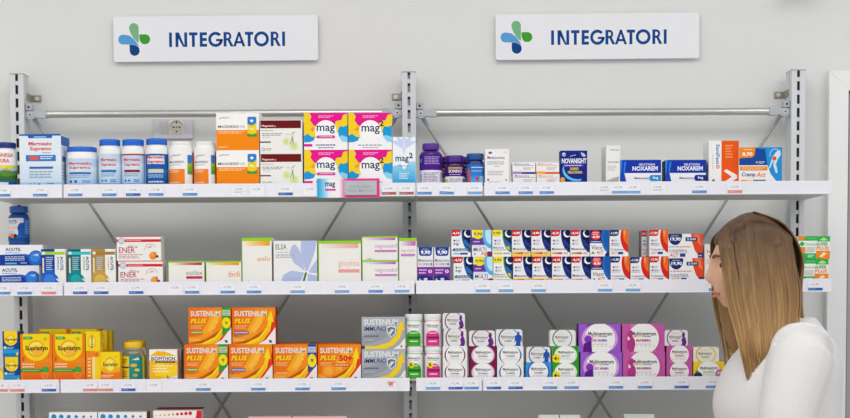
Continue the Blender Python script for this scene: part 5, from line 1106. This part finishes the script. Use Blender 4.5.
# pink display card clipped over the rail
p = W(348.3, 188, YF - .003); w = (W(379.5, 188, YF).x - W(317, 188, YF).x); zb = W(348, 197.6, YF).z; h = W(348, 178.6, YF).z - zb
t = thing('display_card', (p.x, YF - .0025, zb), 'pink and blue display card with a grey panel clipped over the rail', 'display card')
m = MB(); m.box(-w / 2, w / 2, 0, .0012, 0, h, mat('#f2eef2', .4, name='card_board'))
A = Art(m, w, h, lambda x, y, e: (x - w / 2, -e, y))
A.G(0, 0, .2, 1, '#2fa6e0', '#d8ecf8', 7); A.R(.2, 0, .36, 1, '#f2eef4'); A.G(.36, 0, .48, 1, '#f4dcea', '#e84f9e', 6); A.R(.48, 0, 1, 1, '#e63c92'); A.T('mag', .13, .5, .29, .8, '#17325c', .02); A.R(.13, .36, .3, .46, '#d83a92')
m.build('card', t)
m = MB(); m.box(w * -.065, w * .455, -.003, -.0018, h * .12, h * .88, mat('#b4b9bd', .4, name='grey_display_panel'), .0006)
A = Art(m, w * .52, h * .76, lambda x, y, e: (x - w * .065, -.003 - e, y + h * .12)); A.T('STANCHEZZA', .17, .5, .83, .68, '#969ca2', .01); A.T('FISICA, MENTALE', .08, .2, .92, .4, '#969ca2', .01); A.L(.38, .8, .62, .86, '#a0a6ac', 1)
m.build('grey_panel', t)
# ---------------------------------------------------------------- the person walking past
PY = -0.56
P0 = W(783, 380, PY)
def ring(c, a, b, ra, rb, n=20):
    return [c + a * (ra * math.cos(2 * math.pi * k / n)) + b * (rb * math.sin(2 * math.pi * k / n)) for k in range(n)]
def loft(mb, rings, m, smooth=True):
    n = len(rings[0]); vs = [p for r in rings for p in r]
    fs = [(i * n + k, i * n + (k + 1) % n, (i + 1) * n + (k + 1) % n, (i + 1) * n + k) for i in range(len(rings) - 1) for k in range(n)]
    fs += [tuple(range(n))[::-1], tuple(range((len(rings) - 1) * n, len(rings) * n))]
    mb.geo(vs, fs, m, smooth)
def smoothpath(pts, rad, k=4):
    out = []
    n = len(pts)
    for i in range(n - 1):
        p0, p1, p2, p3 = [Vector(pts[max(0, min(n - 1, i + j))]) for j in (-1, 0, 1, 2)]
        r0, r1, r2, r3 = [rad[max(0, min(n - 1, i + j))] for j in (-1, 0, 1, 2)]
        for q in range(k):
            t = q / k
            f = lambda a, b, c, d: 0.5 * ((2 * b) + (c - a) * t + (2 * a - 5 * b + 4 * c - d) * t * t + (3 * b - a - 3 * c + d) * t ** 3)
            out.append((f(p0, p1, p2, p3), f(r0, r1, r2, r3)))
    out.append((Vector(pts[-1]), rad[-1])); return out
def limb(mb, pts, rad, m, flat=1.0, side=None, n=16, k=4):
    path = smoothpath(pts, rad, k); rings = []
    for i, (p, r) in enumerate(path):
        d = (path[min(i + 1, len(path) - 1)][0] - path[max(i - 1, 0)][0]).normalized()
        u = Vector(side) if side else (Vector((0, 1, 0)) if abs(d.y) < 0.8 else Vector((1, 0, 0)))
        u = (u - d * u.dot(d)).normalized(); w = d.cross(u)
        if i == 0: rings.append(ring(p - d * r * .6, w, u, r * .55, r * .55 * flat, n))
        rings.append(ring(p, w, u, r, r * flat, n))
        if i == len(path) - 1: rings.append(ring(p + d * r * .6, w, u, r * .55, r * .55 * flat, n))
    loft(mb, rings, m)
def torso(mb, rows, m, n=32):
    rows2 = smoothpath([(r[1], 0, r[0]) for r in rows], [r[2] for r in rows]); ws = smoothpath([(r[1], 0, r[0]) for r in rows], [r[3] for r in rows])
    loft(mb, [ring(p, Vector((1, 0, 0)), Vector((0, 1, 0)), rx, ry, n) for (p, rx), (_, ry) in zip(rows2, ws)], m)
def ball(mb, c, rx, ry, rz, m, n=24, fn=None):
    b = bmesh.new(); bmesh.ops.create_uvsphere(b, u_segments=n * 2, v_segments=n, radius=1.0)
    for v in b.verts:
        q = Vector((v.co.x * rx, v.co.y * ry, v.co.z * rz))
        v.co = (fn(q) if fn else q) + Vector(c)
    b.verts.index_update(); mb.bm(b, m, True)
def remeshed(name, mb, vox, m, parent, smooth=6):
    me = mb.mesh(name + '_raw'); o = bpy.data.objects.new(name + '_raw', me); COL.objects.link(o)
    md = o.modifiers.new('r', 'REMESH'); md.mode = 'VOXEL'; md.voxel_size = vox; md.use_smooth_shade = True
    ms = o.modifiers.new('s', 'SMOOTH'); ms.iterations = smooth; ms.factor = .5
    dg = bpy.context.evaluated_depsgraph_get()
    out = bpy.data.meshes.new_from_object(o.evaluated_get(dg)); out.name = name
    bpy.data.objects.remove(o); bpy.data.meshes.remove(me)
    out.materials.clear(); out.materials.append(m)
    out.polygons.foreach_set('material_index', [0] * len(out.polygons)); out.polygons.foreach_set('use_smooth', [True] * len(out.polygons))
    return link(name, out, parent)

M_SKIN = mat('#d9a88c', 0.5, name='skin', var=0.03, scale=30, spec=0.35); M_SKIN.node_tree.nodes['Principled BSDF'].inputs['Subsurface Weight'].default_value = 0.12
M_SKIN.node_tree.nodes['Principled BSDF'].inputs['Subsurface Radius'].default_value = (.01, .004, .002)
M_KNIT = mat('#dfdddc', 0.85, name='white_knit', bump=0.5, scale=160, spec=0.2)
M_TROU = mat('#5b6068', 0.8, name='grey_cloth', bump=0.3, scale=200)
M_SHOE = mat('#e6e4e0', 0.5, name='shoe_leather')
def hair_mat(name, top, tip):
    m = bpy.data.materials.new(name); m.use_nodes = True; nt = m.node_tree; b = nt.nodes['Principled BSDF']
    b.inputs['Roughness'].default_value = 0.45; b.inputs['Specular IOR Level'].default_value = 0.3
    tc = nt.nodes.new('ShaderNodeTexCoord'); sp = nt.nodes.new('ShaderNodeSeparateXYZ'); nt.links.new(tc.outputs['Object'], sp.inputs[0])
    mr = nt.nodes.new('ShaderNodeMapRange'); mr.inputs[1].default_value = 1.60; mr.inputs[2].default_value = 1.36; nt.links.new(sp.outputs['Z'], mr.inputs[0])
    mp = nt.nodes.new('ShaderNodeMapping'); mp.inputs['Scale'].default_value = (70, 70, 5); nt.links.new(tc.outputs['Object'], mp.inputs[0])
    n = nt.nodes.new('ShaderNodeTexNoise'); n.inputs['Scale'].default_value = 1.0; n.inputs['Detail'].default_value = 3; nt.links.new(mp.outputs[0], n.inputs['Vector'])
    ad = nt.nodes.new('ShaderNodeMath'); ad.operation = 'MULTIPLY_ADD'; ad.inputs[1].default_value = 0.55; nt.links.new(n.outputs['Fac'], ad.inputs[0])
    sb = nt.nodes.new('ShaderNodeMath'); sb.operation = 'SUBTRACT'; sb.inputs[1].default_value = 0.27; nt.links.new(mr.outputs[0], sb.inputs[0]); nt.links.new(sb.outputs[0], ad.inputs[2])
    cr = nt.nodes.new('ShaderNodeValToRGB'); cr.color_ramp.elements[0].color = lin(top); cr.color_ramp.elements[1].color = lin(tip); nt.links.new(ad.outputs[0], cr.inputs[0]); nt.links.new(cr.outputs[0], b.inputs['Base Color'])
    bp = nt.nodes.new('ShaderNodeBump'); bp.inputs['Strength'].default_value = .6; bp.inputs['Distance'].default_value = .003; nt.links.new(n.outputs['Fac'], bp.inputs['Height']); nt.links.new(bp.outputs[0], b.inputs['Normal'])
    return m
M_HAIR = hair_mat('brown_hair', '#513a28', '#a27c50'); M_HAIR2 = hair_mat('blond_strands', '#65492f', '#b8925e')

person = thing('person', (P0.x, PY, 0), 'person with long brown hair and a white top walking left past the shelves', 'person')
HC = W(750, 267, PY) - Vector((P0.x, PY, 0))
TILT = Matrix.Rotation(-0.10, 3, 'Y') * 0.93
def H(x, y, z): return HC + TILT @ Vector((x, y, z))
def gau(d, s): return math.exp(-(d / s) ** 2)
def headshape(q):
    x, y, z = q
    f = max(0.0, -x) / .096
    if z < 0:
        t = -z / .108
        y *= 1 - .30 * t ** 1.6
        if x > 0: x *= 1 - .42 * t            # nape
        else: x *= 1 - .08 * t ** 2
    if x < 0:
        x += .012 * f ** 4 * 0.6              # flatten the face a little
        x -= .019 * gau(y, .010) * gau(z + .018, .015)
        x -= .009 * gau(y, .034) * gau(z + .058, .032)        # mouth and jaw stand forward      # nose tip
        x -= .012 * gau(y, .009) * gau(z - .004, .018)      # nose bridge
        x -= .006 * gau(y, .045) * gau(z - .030, .012)      # brow
        for s in (-1, 1):
            x += .010 * gau(y - s * .031, .013) * gau(z - .012, .011)     # eye sockets
            x -= .004 * gau(y - s * .042, .016) * gau(z + .022, .018)     # cheeks
        x -= .005 * gau(y, .020) * gau(z + .050, .006)      # upper lip
        x -= .007 * gau(y, .018) * gau(z + .061, .006)      # lower lip
        x += .004 * gau(y, .022) * gau(z + .0555, .003)
        x -= .015 * gau(y, .022) * gau(z + .088, .016)      # chin
    return TILT @ Vector((x, y, z))
mb = MB()
ball(mb, HC, .096, .074, .108, M_SKIN, 60, headshape)
for s in (-1, 1):
    ball(mb, H(.012, s * .069, -.012), .015, .006, .026, M_SKIN, 10)
limb(mb, [H(.03, 0, -.05), (-.018, 0, 1.42), (.008, 0, 1.36)], [.052, .050, .062], M_SKIN)
torso(mb, [(.80, 0, .10, .15), (.90, 0, .112, .165), (1.02, 0, .095, .13), (1.12, -.004, .10, .14), (1.22, -.012, .115, .15), (1.30, -.002, .10, .15), (1.355, .008, .07, .12), (1.38, .008, .05, .06)], M_SKIN)
ARMS = {-1: [(.008, -.155, 1.325), (-.03, -.195, 1.20), (-.05, -.21, 1.075), (-.15, -.20, .985), (-.235, -.185, .93)],
        1: [(.008, .155, 1.325), (.05, .195, 1.20), (.085, .205, 1.08), (.07, .215, .95), (.03, .215, .845)]}
for s, p in ARMS.items():
    limb(mb, p, [.048, .044, .037, .035, .025], M_SKIN)
    a, w = Vector(p[-2]), Vector(p[-1]); d = (w - a).normalized()
    sd = Vector((0, 1, 0)); sd = (sd - d * sd.dot(d)).normalized(); up = d.cross(sd)          # palm faces the thigh: its width runs along up
    if up.x > 0: up = -up
    limb(mb, [w, w + d * .045, w + d * .082], [.024, .034, .033], M_SKIN, flat=.42, side=sd)
    for j, (off, ln) in enumerate(((.024, .062), (.008, .072), (-.008, .067), (-.023, .052))):
        b0 = w + d * .078 + up * off; cur = -sd * s
        limb(mb, [b0, b0 + d * ln * .42 + cur * .004, b0 + d * ln * .74 + cur * .014, b0 + d * ln * .92 + cur * .026], [.0088, .0084, .0078, .0066], M_SKIN, n=10)
    b0 = w + d * .028 + up * .024
    limb(mb, [b0, b0 + d * .022 + up * .022, b0 + d * .048 + up * .030 - sd * s * .006, b0 + d * .066 + up * .030 - sd * s * .012], [.0125, .0110, .0095, .0080], M_SKIN, n=10)
LEGS = {-1: [(0, -.082, .86), (-.07, -.086, .68), (-.135, -.088, .47), (-.15, -.09, .28), (-.165, -.09, .10)],
        1: [(0, .082, .86), (.035, .086, .68), (.075, .088, .47), (.16, .09, .29), (.25, .09, .135)]}
for s, p in LEGS.items(): limb(mb, p, [.088, .078, .055, .050, .036], M_SKIN)
FEET = {-1: [(-.150, -.09, .045), (-.22, -.09, .04), (-.30, -.092, .032)], 1: [(.255, .09, .105), (.20, .09, .065), (.135, .092, .032)]}
for s, p in FEET.items(): limb(mb, p, [.036, .034, .026], M_SKIN, flat=1.15, side=(0, 1, 0))
remeshed('body', mb, .0045, M_SKIN, person, 4)
# face
M_EYE = mat('#f0ece8', .15, name='eye_white'); M_IRIS = mat('#4a3626', .15, name='eye_iris')
for s in (-1, 1):
    m = MB(); ball(m, H(-.0665, s * .031, .012), .0105, .0105, .0105, M_EYE, 12); ball(m, H(-.0706, s * .0335, .0115), .0074, .0078, .0072, M_IRIS, 10); m.build('eye', person)
    m = MB(); limb(m, [H(-.089, s * .014, .031), H(-.087, s * .030, .036), H(-.074, s * .048, .032)], [.0022, .0030, .0016], mat('#6a4c34', .7, name='brow_hair'), n=8); m.build('eyebrow', person)
m = MB(); M_LIP = mat('#c27a6c', .5, name='lip_skin')
limb(m, [H(-.0835, -.020, -.0545), H(-.0925, 0, -.0505), H(-.0835, .020, -.0545)], [.0015, .0036, .0015], M_LIP, n=10)
limb(m, [H(-.0835, -.019, -.0575), H(-.0925, 0, -.0605), H(-.0835, .019, -.0575)], [.0015, .004, .0015], M_LIP, n=10); m.build('lips', person)
# clothes
mb = MB()
torso(mb, [(.845, 0, .128, .182), (.93, 0, .130, .180), (1.02, 0, .122, .164), (1.12, -.004, .128, .168), (1.21, -.014, .142, .178), (1.29, -.002, .130, .178), (1.345, .012, .102, .155), (1.385, .016, .070, .098), (1.408, .010, .060, .066)], M_KNIT)
for s, p in ARMS.items():
    q = [Vector(v) for v in p]; q[-1] = q[-2].lerp(q[-1], .82)
    limb(mb, [q[0] + Vector((0, -s * .03, .0))] + q, [.066, .072, .062, .054, .050, .040], M_KNIT)
for i in range(16):                                     # soft folds round the waist and under the arms
    z = .87 + .03 * i; a = random.Random(i).random() * 6.28
    limb(mb, [(.128 * math.cos(a + t), .172 * math.sin(a + t), z + .02 * t) for t in (0, .25, .5, .75)], [.004, .010, .010, .004], M_KNIT, n=8, k=2) if z < 1.25 else None
remeshed('knit_top', mb, .006, M_KNIT, person, 8)
mb = MB()
torso(mb, [(.78, 0, .108, .158), (.86, 0, .118, .168), (.94, 0, .112, .160), (1.0, 0, .104, .146)], M_TROU)
for s, p in LEGS.items(): limb(mb, p[:4] + [Vector(p[3]).lerp(Vector(p[4]), .92)], [.098, .090, .070, .064, .060], M_TROU)
remeshed('trousers', mb, .007, M_TROU, person, 6)
for s, p in FEET.items():
    mb = MB(); limb(mb, [Vector(p[0]) + Vector((.018, 0, .012)), p[0], p[1], Vector(p[2]) + Vector((-.012, 0, 0))], [.036, .045, .041, .031], M_SHOE, flat=1.05, side=(0, 1, 0)); remeshed('shoe', mb, .005, M_SHOE, person, 4)
# hair: mass, then strands
def capshape(q):
    x, y, z = q
    if x < -.03 and z < .058:
        k = min(1, (-.03 - x) / .03) * min(1, (.058 - z) / .03)
        x, y = x * (1 - .35 * k), y * (1 - .22 * k)
    return TILT @ Vector((x, y, z))
mb = MB(); hm = M_HAIR
ball(mb, H(.010, 0, .012), .107, .088, .116, hm, 40, capshape)
limb(mb, [H(.046, 0, .05), H(.058, 0, -.04), H(.062, 0, -.12), H(.082, 0, -.18), H(.094, 0, -.21)], [.045, .038, .032, .026, .012], hm, flat=1.9)
for s in (-1, 1):
    limb(mb, [H(.008, s * .060, .06), H(.010, s * .078, -.03), H(.008, s * .088, -.10), H(.004, s * .104, -.16), H(-.002, s * .125, -.205), H(-.008, s * .132, -.235)], [.070, .080, .074, .062, .042, .016], hm, flat=.30)
rg = random.Random(11)
hair = remeshed('hair', mb, .0055, hm, person, 6)
mb = MB()
for i in range(480):
    s = -1 if i % 4 else 1
    t = rg.uniform(-1, 1); j = rg.gauss(0, .003); ln = rg.uniform(-.05, .012)
    if i % 7 == 0:                                       # over the back of the head
        y0 = rg.uniform(-.8, .8)
        pts = [H(.02, y0 * .02, .130), H(.083, y0 * .06, .090), H(.115, y0 * .075, .012), H(.103 + j, y0 * .08, -.07), H(.101 + j, y0 * .085, -.14), H(.116 + j, y0 * .08, -.19 + ln)]
    else:
        x1 = .006 + .084 * t; u = t * t
        pts = [H(.01 + .05 * t, s * .004, .129 - .02 * u), H(.01 + .08 * t, s * (.069 - .012 * u), .099 - .035 * u), H(x1, s * (.087 - .016 * u), .052 - .01 * u), H(x1, s * (.100 - .018 * u), .005),
               H(x1 * .98 + j, s * (.113 - .014 * u), -.07), H(.004 + .070 * t + j, s * (.125 - .012 * u), -.14), H(-.004 + .048 * t + j * 2, s * (.144 - .01 * u), -.215 + ln)]
        if t < -.62: pts = [pts[0], H(.01 + .088 * t, s * .055, .078)] + [q + Vector((-.004, 0, 0)) for q in pts[2:]]
    limb(mb, pts, [.0014] + [.0023] * (len(pts) - 2) + [.0008], M_HAIR2 if i % 3 == 0 else M_HAIR, n=5, k=4)
st = mb.build('strands', hair); st['kind'] = 'stuff'
